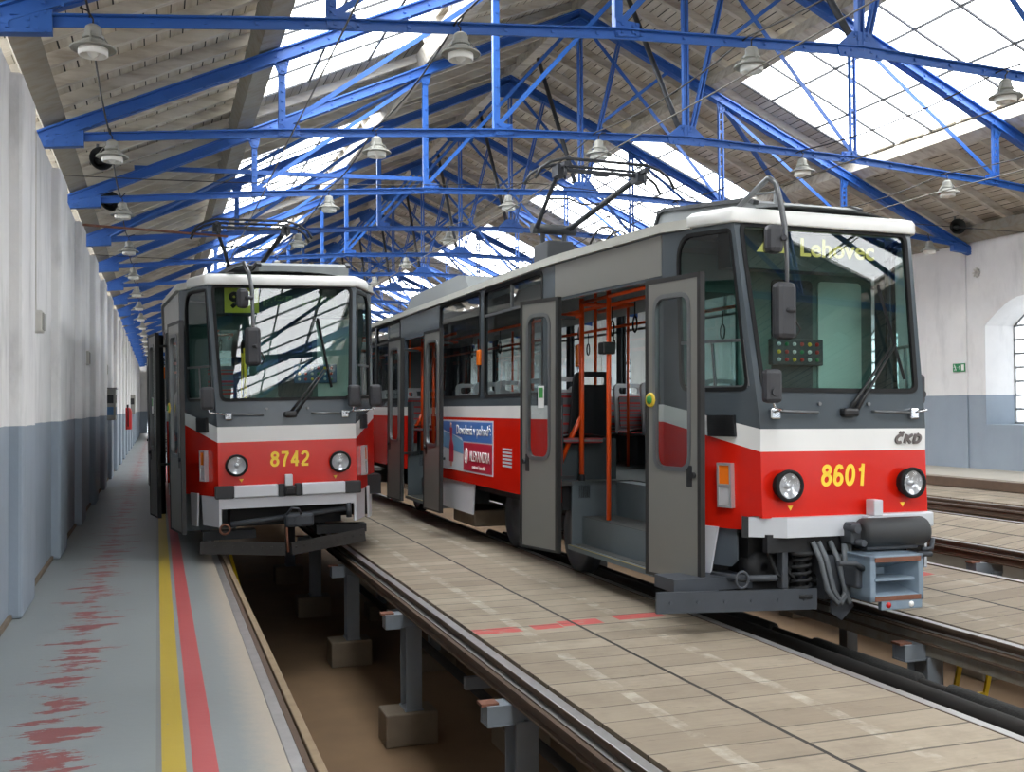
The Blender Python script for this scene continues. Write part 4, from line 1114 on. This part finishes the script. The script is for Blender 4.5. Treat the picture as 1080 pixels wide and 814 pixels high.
    for (cx, cz, hw, hh) in ((mx-.045 if k == 2 else mx-.055, 2.80, .062, .105), (mx+.04, 2.29, .082, .205)):
        MB().box(cx-hw, ym-.05, cz-hh, cx+hw, ym+.06, cz+hh, .04).cyl((cx+hw*.5, ym-.08, cz), (path[4][0], ym-.03, cz), .02, 8).build('mirror_shell', 'mirror_back', am)
        MB().plate(rounded(rect(cx-hw*.85, cz-hh*.9, cx+hw*.85, cz+hh*.9), .03), [], lambda s, z, d: V(s, ym+.062, z), .004).build('mirror_face', 'mirror_glass', am)
    B(MB().tube([(mx+.1, ym, 2.27), (mx+.16, ym-.02, 2.16), (mx+.13, ym, 2.1), (mx+.09, ym, 2.18)], .007, 6), 'mirror_cable', 'wire_black', am)
    # ---- bumper and underside of the front
    if k == 2:
        fb = bevel(-1)
        B(MB().plate([(-.80, .10), (-.57, -.055), (.13, -.055), (.13, .03), (-.55, .03), (-.76, .17)], [], lambda s, t, d: V(s, t, .66+d), .145), 'bumper', 'alu_bumper')
        B(MB().plate([(-.83, .13), (-.80, .09), (-.755, .16), (-.79, .20)], [], lambda s, t, d: V(s, t, .655+d), .15), 'bumper_end', 'rubber_grey')
        B(MB().box(.17, -.06, .70, .74, .02, .81, .012), 'bumper', 'alu_bumper')
        B(MB().box(-.70, .0, .55, .70, .06, .68), 'buffer_beam', 'under_dark')
        B(MB().box(.14, -.12, .80, .22, -.02, .92, .008).box(.08, -.12, .775, .26, -.0, .80), 'latch', 'alu_bumper')
    else:
        for a, b in ((-.775, -.58), (-.12, -.04), (.06, .13), (.60, .775)): B(MB().box(a, -.05, .685, b, .03, .82, .012), 'bumper_end', 'rubber_grey')
        for a, b in ((-.58, -.12), (.13, .60)): B(MB().box(a, -.06, .69, b, .03, .82, .012), 'bumper', 'alu_bumper')
        B(MB().box(-.05, -.09, .80, .03, -.01, .92, .008), 'latch', 'alu_bumper'); B(MB().box(-.06, -.10, .70, .06, .02, .80, .015).box(-.03, -.13, .74, .03, -.08, .77), 'coupling_lock', 'plastic_black')
        m = MB().box(-.735, -.02, .575, .715, .03, .685)
        for xx in (-.70, 0, .68):
            for zz in (.60, .66): m.cyl((xx, -.03, zz), (xx, -.015, zz), .01, 8)
        m.box(-.735, -.02, .38, -.71, .03, .6).box(.695, -.02, .38, .715, .03, .6)
        B(m, 'valance', 'skirt_white')
    # red lower wrap of the bevel and white corner aprons
    for sg in (-1, 1):
        fb = bevel(sg)
        if k == 1 or sg > 0: B(MB().plate([(0, .38), (.45, .38), (.48, .70), (0, .70)], [], lambda s, t, d: fb(s, t, d+.01), .02), 'corner_apron', 'skirt_white')
        else: B(MB().plate([(.27, .47), (.33, .42), (.50, .42), (.50, .70), (.27, .70)], [], lambda s, t, d: fb(s, t, d+.03), .02), 'corner_apron', 'skirt_dark')
        B(MB().plate([(.50, .34), (.66, .33), (.70, .71), (.42, .71)] if k == 2 else [(.55, .36), (.70, .36), (.72, .72), (.52, .72)], [], lambda s, t, d: fb(s, t, d-.02), .02), 'step_guard', 'skirt_white')
    # pilot boards low over the rails
    if k == 1:
        for (a, b) in (((-.93, .05, .18), (-.06, -.12, .13)), ((.0, -.12, .13), (.82, .05, .21))):
            m = MB().bar(a, b, .03, .135); a_, b_ = Vector(a), Vector(b); nn = 9
            for q in range(nn):
                pp = a_.lerp(b_, (q+.5)/nn); m.box(pp.x-.012, pp.y-.03, pp.z-.0, pp.x+.012, pp.y, pp.z+.024)
            B(m, 'pilot_board', 'pilot_rubber')
        [B(MB().box(a, .1, .24, b, .3, .33), 'pilot_frame', 'under_dark') for a, b in ((-.9, -.35), (.3, .85))]
        # folded coupler
        m = MB().box(-.06, -.16, .36, .24, .05, .50, .03).tube([(-.05, -.17, .50), (0, -.2, .57), (.07, -.2, .56), (.1, -.17, .5)], .014, 7).cyl((.08, -.18, .43), (.08, -.15, .43), .05, 12)
        m.tube([(-.62, .0, .41), (-.2, .05, .44), (.66, .02, .52)], .03, 8).tube([(.64, .0, .42), (.64, .0, .58)], .03, 8)
        B(m, 'folded_coupler', 'under_grey')
        B(MB().tube([(-.68+.05*math.cos(2*PI*j/14), -.05, .365+.05*math.sin(2*PI*j/14)) for j in range(14)], .012, 6, closed=True).tube([(-.05, -.15, .36), (-.04, -.15, .1)], .012, 6), 'shackle', 'rust')
    else:
        B(MB().box(-.72, .22, .18, .72, .9, .66).box(-.95, .5, .3, -.7, .9, .66), 'dark_infill', 'under_dark')  # dark block added behind the bumper so no light shows through underneath
        a, b = V(-1.52, .15, .215), V(-.30, -.02, .205)
        m = MB().bar(a, b, .03, .15)
        for q in range(6):
            pp = a.lerp(b, (q+.5)/6); m.cyl(pp+V(0, -.025, .0), pp, .014, 8)
        B(m, 'pilot_board', 'pilot_grey'); B(MB().box(-1.35, .2, .27, -.7, .5, .36), 'pilot_frame', 'pilot_grey')
        B(MB().plate([(-.14, .06), (-.05, .0), (.06, .10), (-.02, .24), (-.14, .2)], [], lambda s, t, d: V(s-.05, -.05+d, t+.04), .02), 'pilot_plate', 'pilot_grey')
        # coupler: black drum above, blue-grey shoe below
        B(MB().tube([(.0, -.13, .685), (.03, -.13, .685), (.55, -.13, .685), (.57, -.13, .685)], [.07, .106, .106, .095], 20), 'damper_drum', 'rubber_grey')
        m = MB().box(.04, -.16, .555, .50, .0, .585, .01).box(-.08, -.14, .60, .02, .0, .76, .015).cyl((-.06, -.19, .72), (-.06, -.0, .72), .03, 10).cyl((-.03, -.22, .62), (-.03, -.0, .62), .025, 10)
        m.tube([(.5, -.2, .55), (.57, -.22, .56), (.60, -.2, .63)], .018, 7).tube([(.46, -.2, .52), (.57, -.22, .52)], .02, 7)
        B(m, 'coupler_frame', 'under_grey')
        sh = MB(); x0, x1, z0, z1, yf = -.075, .395, .215, .545, -.34
        sh.box(x0, yf, z0, x0+.05, -.05, z1, .008).box(x1-.05, yf, z0, x1, -.05, z1, .008).box(x0, yf, z1-.045, x1, -.05, z1, .008).box(x0, yf, z0, x1, -.05, z0+.045, .008)
        sh.add([(x0+.05, yf+.01, z0+.045), (x1-.05, yf+.01, z0+.045), (x1-.05, yf+.01, z1-.045), (x0+.05, yf+.01, z1-.045), (.08, -.10, .34), (.24, -.10, .34), (.24, -.10, .42), (.08, -.10, .42)],
               [(0, 1, 5, 4), (1, 2, 6, 5), (2, 3, 7, 6), (3, 0, 4, 7), (4, 5, 6, 7)])
        sh.box(-.04, yf-.01, .365, .30, -.16, .383).box(.02, yf, .155, .38, yf+.04, .22, .006)
        cp = B(sh, 'coupler_shoe', 'coupler_blue')
        [B(MB().box(x0+.04, yf-.004, q, x1-.03, yf+.004, q+.034), 'rust_edge', 'rust', cp) for q in (z1-.048, z0+.006)]
        B(MB().lathe([(0, 0), (.022, 0), (.022, .006), (0, .006)], (.28, yf+.002, .188), (0, -1, 0), 12), 'contact_dot', 'sign_white', cp)
        B(MB().lathe([(0, 0), (.022, 0), (.022, .006), (0, .006)], (.08, yf+.002, .19), (0, -1, 0), 12), 'contact_dot', 'ext_red', cp)
        B(MB().box(-.12, -.25, .30, -.04, -.02, .46, .02).box(-.25, -.05, .2, .0, .3, .52).tube([(-.32, -.30, .50), (-.16, -.28, .49), (-.06, -.26, .44)], .02, 7), 'coupler_shank', 'under_grey')
        for dx in (0, .05, .15):
            B(MB().tube([(-.33+dx, -.02, .62), (-.30+dx, -.07, .50), (-.26+dx, -.10, .28), (-.19+dx*.7, -.12, .18), (-.11+dx*.4, -.10, .24), (-.09+dx*.3, -.08, .42), (-.08+dx*.3, -.05, .60)], .02, 8), 'hose', 'hose')
        m = MB(); c0 = (-.38, .06)
        m.tube([(c0[0]+.07*math.cos(j*.55), c0[1]+.07*math.sin(j*.55), .25+.0045*j) for j in range(60)], .014, 6).cyl((c0[0], c0[1], .2), (c0[0], c0[1], .56), .035, 10).cyl((c0[0], c0[1], .52), (c0[0], c0[1], .55), .1, 14).cyl((c0[0], c0[1], .21), (c0[0], c0[1], .24), .1, 14)
        B(m, 'spring', 'under_dark'); B(MB().box(-.56, .02, .28, -.51, .1, .58, .01), 'damper', 'under_grey')
        B(MB().tube([(-.95, .35, .36), (-.85, .1, .36), (-.62, .0, .37)], .025, 8).tube([(-.88+.05*math.cos(2*PI*j/14), .05, .36+.06*math.sin(2*PI*j/14)) for j in range(14)], .01, 6, closed=True), 'brake_rod', 'under_grey')
        for j in range(3): B(MB().tube([(-.66+.1*j, .10, .60), (-.6+.1*j, .04, .40), (-.5+.12*j, .05, .30), (-.42+.12*j, .1, .55)], .016, 6), 'cable', 'rubber')
        B(MB().lathe([(.03,-.08), (.12,-.08), (.12,.08), (.03,.08)], (-.62, .25, .42), (0,1,0), 16), 'motor_end', 'under_dark')
    # ---- bogies
    for by in (4.0, 10.7):
        bg = B(MB().box(-.62, by-1.2, .30, -.50, by+1.2, .48, .02).box(.50, by-1.2, .30, .62, by+1.2, .48, .02).box(-.6, by-.3, .35, .6, by+.3, .6).box(-.45, by-1.25, .2, .45, by-.65, .5).box(-.45, by+.65, .2, .45, by+1.25, .5), 'bogie', 'under_dark')
        for wy in (by-.95, by+.95):
            for sg in (-1, 1):
                MB().lathe([(0, -.06), (.1, -.07), (.12, -.05), (.28, -.045), (.30, -.065), (.35, -.06), (.352, .0), (.352, .033), (.375, .037), (.375, .065), (.28, .065), (.1, .05), (0, .05)], (sg*.75, wy, .356), (-sg, 0, 0), 28).build('wheel', 'under_grey', bg)
            MB().cyl((-.75, wy, .356), (.75, wy, .356), .06, 12).build('axle', 'under_dark', bg)
        # the bogie stands square on its rails whatever the body's lean
        rm = Euler(cfg['rot']).to_matrix().to_4x4(); rm.translation = cfg['loc']; at = rm @ V(0, by, 0)
        bg.matrix_local = rm.inverted() @ Matrix.Translation((cfg['track'], at.y, 0)) @ Matrix.Translation((0, -by, 0))
    m = MB()
    m.box(-.44, .5, .62, 1.1, 14.4, .84).box(-.6, .3, .35, .6, .9, .62)
    for a, b in ((2.78, 6.9), (8.85, 12.15)): m.box(-1.15, a, .62, -.40, b, .84)
    for a, b in ((1.0, 2.6), (5.6, 8.9), (12.2, 13.8)): m.box(-.42, a, .34, 1.05, b, .66)
    B(m, 'underframe', 'under_dark')
    for sg, q in ((-1, [(5.42, .33), (6.84, .33), (6.84, .69), (5.36, .69)]), (-1, [(8.95, .30), (9.3, .30), (9.3, .69), (8.95, .69)]), (1, rect(5.3, .33, 9.4, .69))):
        B(MB().plate(q, [], lambda s, t, d: V(sg*(1.23-d), s, t), .02), 'skirt_panel', 'skirt_white')
    B(MB().box(-1.15, 5.6, .16, -.7, 6.5, .36, .02), 'battery_box', 'footing')
    # side lamp (orange) and vents on the door side
    B(MB().box(-1.285, 5.02, 2.10, -1.25, 5.12, 2.28, .01), 'side_repeater', 'lens_orange')
    for yy, zz in ((3.96, .965), (9.6, .95)):
        m = MB()
        for q in range(6): m.plate(rect(yy, zz+.036*q, yy+.29, zz+.02+.036*q), [], lambda s, t, d: V(-1.256+d, s, t), .01)
        B(m, 'louvre', 'skirt_white' if k == 2 else 'rubber')
    m = MB()
    # ---- door leaves, steps, poles
    lv = [((-1.10, .25), (-1.22, .90)), ((-1.45, 2.17), (-1.60, 2.74)), ((-1.47, 6.00), (-1.50, 6.70)), ((-1.53, 7.82), (-1.57, 8.5)), ((-1.5, 11.4), (-1.5, 12.1)), ((-1.5, 13.3), (-1.5, 14.0))]
    if k == 1: lv[1] = ((-1.36, 2.17), (-1.46, 2.74))
    for i, (a, b) in enumerate(lv):
        d = leaf(root, a, b, button=(i == 0), sticker=(i == 1))
        for zz in (.95, 2.45):
            q = (lerp(a[0], b[0], .5), lerp(a[1], b[1], .5)); B(MB().bar((q[0]+.03, q[1], zz), (-1.12, lerp(q[1], doors[i//2][i % 2], .5), zz), .03, .03), 'swing_arm', 'rubber_grey', d)
    for j, (a, b) in enumerate(lv):
        if j % 2: B(MB().cyl((-1.305, doors[j//2][1]-.06, .31), (-1.305, doors[j//2][1]-.06, 2.6), .035, 10), 'door_shaft', 'rubber')
    for i, (a, b) in enumerate(doors):
        xo = -1.05 if i == 0 else -1.15
        st = B(MB().box(xo-.08, a, .26, -.5, b, .30).box(-.98, a, .30, -.5, b, .56).box(-.62, a, .5, -.45, b, .89), 'door_steps', 'step_grey')
        MB().box(xo-.02, a+.01, .30, -.985, b-.01, .304).box(-.975, a+.01, .56, -.63, b-.01, .565).build('tread', 'floor_dark', st)
        MB().box(xo-.082, a+.02, .299, xo-.068, b-.02, .303).build('nosing', 'nosing_dull', st)
        [MB().box(xo-.04, q, .28, -.5, q+.03, .9).build('well_side', 'step_grey', st) for q in (a-.03, b)]
        xp = -1.0
        g = MB().tube([(xp+.05, b+.09, .88), (xp+.05, b+.09, 2.66)], .025, 10)
        g.tube([(xp+.05, b+.09, 2.50), (xp-.02, b+.13, 2.50), (xp-.16, b+.22, 2.49)], .03, 10).tube([(xp+.05, b+.09, 1.52), (xp-.04, b+.16, 1.30), (xp-.12, b+.22, 1.05)], .025, 10)
        g.tube([(xp+.05, a+1.22, .58), (xp+.05, a+1.22, 2.8)], .022, 10)
        g.tube([(xp+.05, b+.09, 2.60), (-.4, b+.09, 2.62), (-.4, b+.9, 2.62)], .018, 8).tube([(xp+.05, a+.1, 2.62), (xp+.05, b+.09, 2.62)], .018, 8)
        gp = B(g, 'grab_pole', 'orange_rail')
        if i == 0:
            MB().box(xp-.03, a+1.17, 2.09, xp+.10, a+1.29, 2.20, .015).build('ticket_validator', 'plastic_black', gp)
        MB().lathe([(.03, 0), (.035, .05), (.028, .1)], (xp+.05, b+.09, .86), n=10).box(xp-.02, b+.0, .74, xp+.10, b+.04, .86).build('pole_socket', 'plastic_black', gp)
    # ---- interior
    m = MB()
    segs = [(.9, .95)]+[(doors[0][1], doors[1][0]), (doors[1][1], doors[2][0]), (doors[2][1], 14.4)]
    for a, b in segs: m.box(-1.19, a, .86, -.45, b, .9)
    m.box(-.45, .9, .86, 1.19, 14.4, .9); B(m, 'floor_plate', 'floor_dark')
    B(MB().box(-1.0, .75, 2.86, 1.0, 2.6, 2.92).box(-1.18, 2.6, 2.86, 1.18, 14.4, 2.92), 'ceiling_panel', 'interior_grey')
    m = MB().box(1.16, 2.75, .9, 1.19, 14.2, 1.70)
    for a, b in ((2.75, 7.0), (8.55, 12.2)): m.box(-1.19, a, .9, -1.16, b, 1.70)
    B(m, 'wall_lining', 'interior_dark')
    m = MB()
    for xx in (-.62, .62): m.tube([(xx, 1.2, 2.62), (xx, 14.0, 2.62)], .018, 8)
    for yy in (3.2, 5.0, 9.2, 11.0):
        for xx in (-.62, .62): m.tube([(xx, yy, .9), (xx, yy, 2.84)], .018, 8)
    hr = B(m, 'handrail', 'orange_rail')
    m = MB()
    for yy in (1.35, 1.6, 1.95, 2.3, 2.8, 3.6, 4.4, 5.4, 6.2, 7.4):
        for xx in (-.62, .62):
            m.bar((xx, yy, 2.60), (xx, yy, 2.46), .014, .006); m.tube([(xx, yy+.045*math.sin(2*PI*j/10), 2.385-.075*math.cos(2*PI*j/10)) for j in range(10)], .009, 5, closed=True)
    B(m, 'hanging_strap', 'rubber', hr)
    for yy in (1.75, 2.5, 3.25, 4.0, 4.75, 5.5, 6.25, 7.0, 8.6, 9.4, 10.2, 11.0, 11.8): seat(root, .92, yy, -1 if yy > 2 else 1, 'seat_cloth')
    for yy in (3.2, 4.0, 4.8, 5.6, 6.4, 9.2, 10.0, 10.8, 11.6): seat(root, -.92, yy, -1, 'seat_cloth')
    if True:
        s = seat(root, -.77, doors[0][1]+.36, 1, 'seat_black', .94, .42)
        B(MB().box(-1.12, doors[0][1]+.22, .9, -.52, doors[0][1]+.25, 1.30), 'partition', 'interior_dark')
        B(MB().box(-.98, doors[0][1]+.12, 2.0, -.92, doors[0][1]+.2, 2.22, .015), 'ticket_machine', 'lens_orange')
    # cab: bulkhead, desk, seat, displays
    m = MB().plate(rect(-1.02, .9, 1.02, 2.9), [rounded(rect(-.75, 1.55, -.32, 2.55), .06)], lambda s, t, d: V(s, 1.0+d, t), .04)
    bk = B(m, 'cab_bulkhead', 'cab_teal')
    B(MB().plate(rounded(rect(.46, 1.15, .90, 2.68), .05), [], lambda s, t, d: V(s, .985+d, t), .015), 'bulkhead_panel', 'cab_light', bk)
    B(MB().plate(rounded(rect(.0, 1.75, .40, 2.68), .05), [], lambda s, t, d: V(s, .985+d, t), .015), 'bulkhead_panel', 'interior_dark', bk)
    B(MB().plate(rect(-.75, 1.55, -.32, 2.55), [], lambda s, t, d: V(s, 1.02, t), 0), 'bulkhead_pane', 'pane_clear', bk)
    bx0 = cfg['panel_x']
    pn = B(MB().box(bx0, .93, cfg['panel_z'], bx0+.50, 1.0, cfg['panel_z']+.22, .01), 'switch_panel', cfg['panel_mat'])
    for r_ in range(3):
        for c_ in range(6):
            B(MB().lathe([(0, .012), (.016, .012), (.018, 0)], (bx0+.06+.075*c_, .93, cfg['panel_z']+.045+.065*r_), (0, -1, 0), 8), 'switch', ['sign_white', 'ext_red', 'number_yellow', 'ext_red', 'sign_white', 'sign_green'][(r_*2+c_) % 6], pn)
    m = MB(); m.add([(-.72, .12, 1.62), (.72, .12, 1.62), (.85, .55, 1.60), (-.85, .55, 1.60), (-.72, .12, .9), (.72, .12, .9), (.85, .55, .9), (-.85, .55, .9)], [(0, 1, 2, 3), (3, 2, 6, 7), (0, 3, 7, 4), (1, 5, 6, 2)])
    B(m, 'desk', 'cab_teal')
    B(MB().box(-.35, .75, 1.0, .1, 1.0-.02, 1.5, .04), 'driver_seat', 'seat_black')
    # destination box behind the windscreen
    db = B(MB().box(-.72, .46, 2.68, .72, .64, 2.98), 'destination_box', 'display_dark')
    fd_ = lambda x, z: basis((x, .455, z), (1, 0, 0), (0, 0, 1))
    if k == 2:
        text_obj('destination_text', 'Lehovec', 'led_yellow', db, .70, .145, fd_(.262, 2.865), .003, .02)
        m = MB()
        tri = [(-.49, 2.81), (-.20, 2.81), (-.345, 2.985)]
        m.plate(tri, [inset(tri, .026)], lambda s, t, d: V(s, .452+d, t), .004).plate(rect(-.358, 2.86, -.332, 2.895), [], lambda s, t, d: V(s, .452+d, t), .004)
        B(m, 'warning_triangle', 'led_yellow', db)
    else:
        MB().box(-.62, .445, 2.70, -.25, .458, 2.975).build('line_plate', 'plate_yellow', db)
        text_obj('line_number', '9', 'black_paint', db, .115, .19, basis((-.515, .443, 2.84), (1, 0, 0), (0, 0, 1)), .003, .05)
        m = MB(); rnd = random.Random(3)
        for r_ in range(6):
            for c_ in range(46):
                if rnd.random() < .45 and c_ % 7 != 6: m.box(-.2+.018*c_, .452, 2.78+.02*r_, -.2+.018*c_+.009, .458, 2.79+.02*r_)
        B(m, 'destination_dots', 'led_green', db)
        B(MB().tube([(-.42, .35, 1.7), (-.42, .35, 2.3)], .016, 8).tube([(-.46, .4, 1.72), (-.44, .42, 2.25)], .01, 6), 'cab_pole', 'number_yellow')
        B(MB().box(-.80, .7, 1.75, -.52, .74, 2.12), 'sun_flap', 'seat_cloth')
    return root
CFG = {
 1: dict(loc=(1.3634, 11.4284, .01), rot=(0, -.0142, -.0081), track=1.36, num='8742', num_w=.41, num_x=.012, num_z=1.085, hz=1.035, box_z=3.36, low_m={-1: [(-.84, -.22)], 1: [(.70, -.14), (.95, -.05)]}, arm_x=-.40, mir_x=-.41,
         wiper=[(.40, 2.05), (.44, 2.06)], blade=(.36, 2.62, .48, 1.85), panel_x=.18, panel_z=1.92, panel_mat='panel_blue',
         label='tram numbered 8742 with a yellow line number plate, parked over the left pit'),
 2: dict(loc=(4.8608, 6.5332, .01), rot=(0, .0102, .0126), track=4.75, num='8601', num_w=.40, num_x=-.03, num_z=1.10, hz=1.035, box_z=3.52, low_m={-1: [(-.80, -.22)], 1: [(.83, .20)]}, arm_x=-.72, mir_x=-.69,
         wiper=[(.46, 2.08), (.50, 2.09)], blade=(.40, 2.55, .55, 1.82), panel_x=-.03, panel_z=1.96, panel_mat='interior_dark',
         label='tram numbered 8601 nearest the camera, with an advert on its side'),
}
T1 = make_tram(1); T2 = make_tram(2)

# advert on the right tram's side
def advert(root):
    X = -1.256; y0, y1, z0, z1 = 4.58, 6.80, .83, 1.455
    F = lambda s, t, d: V(X+d, s, t)         # s runs rearwards, so text must run from y1 to y0
    ad = MB().plate(rect(y0, z0, y1, z1), [], F, .008).build('advert_panel', 'ad_white', root)
    G = lambda dd: (lambda s, t, d: V(X-dd+d, s, t))
    MB().plate([(y0+.02, 1.20), (5.72, 1.20), (5.78, 1.24), (y1-.4, 1.30), (y1-.02, 1.36), (y1-.02, z1-.02), (y0+.02, z1-.02)], [], G(.003), .003).build('sky_field', 'ad_blue', ad)
    MB().plate([(5.72, 1.04), (y1-.02, 1.12), (y1-.02, 1.30), (6.2, 1.28), (5.72, 1.20)], [], G(.0025), .003).build('sea_field', 'ad_sea', ad)
    MB().plate(rect(y0+.02, z0+.02, 5.70, 1.185), [], G(.004), .003).build('red_field', 'ad_red', ad)
    m = MB()
    m.plate([(6.14, .93), (6.32, .93), (6.31, 1.12), (6.27, 1.22), (6.30, 1.36), (6.18, 1.36), (6.20, 1.22), (6.13, 1.12)], [], G(.005), .003)
    m.build('dress', 'ad_red', ad)
    MB().lathe([(0, 0), (.03, 0), (.03, .004), (0, .004)], (X-.003, 6.24, 1.39), (-1, 0, 0), 10).plate(rect(6.20, .87, 6.225, .95), [], G(.0045), .003).plate(rect(6.24, .87, 6.265, .95), [], G(.0045), .003).build('figure', 'skin', ad)
    MB().plate([(6.5, z0+.4), (y1-.02, z0+.38), (y1-.02, z1-.05), (6.62, z1-.1)], [], G(.0045), .003).build('palm_patch', 'ad_sea', ad)
    bs = lambda y, z, dd: basis((X-dd, y, z), (0, -1, 0), (0, 0, 1))
    text_obj('slogan_text', 'Dovolená v pohodě', 'sign_white', ad, 1.36, .17, bs(5.31, 1.325, .006), .003, .004)
    text_obj('name_text', 'ALEXANDRA', 'sign_white', ad, .78, .12, bs(5.05, 1.03, .008), .003, .004)
    text_obj('small_text', 'cestovní kancelář', 'sign_white', ad, .50, .05, bs(5.08, .91, .008), .003, .0)
    m = MB().tube([(X-.009, 5.57+.055*math.cos(a), 1.03+.09*math.sin(a)) for a in [2*PI*j/16 for j in range(16)]], .008, 5, closed=True)
    m.tube([(X-.009, 5.52, 1.09), (X-.009, 5.58, 1.06), (X-.009, 5.55, 1.01), (X-.009, 5.60, .97)], .009, 5)
    m.build('emblem', 'sign_white', ad)
advert(T2)

# ------------------------------------------------------------------ light
w = bpy.data.worlds.new('World'); sc.world = w; w.use_nodes = True; nt = w.node_tree; nt.nodes.clear()
bg = nt.nodes.new('ShaderNodeBackground'); ow = nt.nodes.new('ShaderNodeOutputWorld'); nt.links.new(bg.outputs[0], ow.inputs[0])
tc = nt.nodes.new('ShaderNodeTexCoord'); sx = nt.nodes.new('ShaderNodeSeparateXYZ'); nt.links.new(tc.outputs['Generated'], sx.inputs[0])
cr = nt.nodes.new('ShaderNodeValToRGB'); nt.links.new(sx.outputs[2], cr.inputs[0])
cr.color_ramp.elements[0].position = 0.0; cr.color_ramp.elements[0].color = (.55, .56, .58, 1)
cr.color_ramp.elements[1].position = .35; cr.color_ramp.elements[1].color = (.98, .99, 1.0, 1)
nt.links.new(cr.outputs[0], bg.inputs[0]); bg.inputs[1].default_value = 9.0
def portal(name, loc, rot, sx_, sy_):
    l = bpy.data.lights.new(name, 'AREA'); l.shape = 'RECTANGLE'; l.size = sx_; l.size_y = sy_; l.cycles.is_portal = True
    o = bpy.data.objects.new(name, l); col.objects.link(o); o.location = loc; o.rotation_euler = rot
th = math.atan(SL)
for (xa, xb), s in zip(XS, (-1, 1)):
    p = roof_pt((xa+xb)/2, .47)
    for a, b in ((YN+.3, -5.4), (-2.0 if s < 0 else -.1, 4.82), (8.05, 15.0), (18.32, 25.4), (28.9, 35.7), (39.2, 56.4)):
        portal('skylight_portal', (p.x, (a+b)/2, p.z), (0, s*th, 0), (xb-xa)/ca, b-a)
portal('gate_portal', (6.0, YN-.3, 3.75), (PI/2, 0, PI), 12.5, 1.1)
sc.view_settings.view_transform = 'Standard'; sc.view_settings.look = 'None'; sc.view_settings.gamma = 1.0
sc.view_settings.use_curve_mapping = False; sc.view_settings.exposure = 0.30
sc.cycles.transparent_max_bounces = 24; sc.cycles.max_bounces = 10; sc.cycles.diffuse_bounces = 6
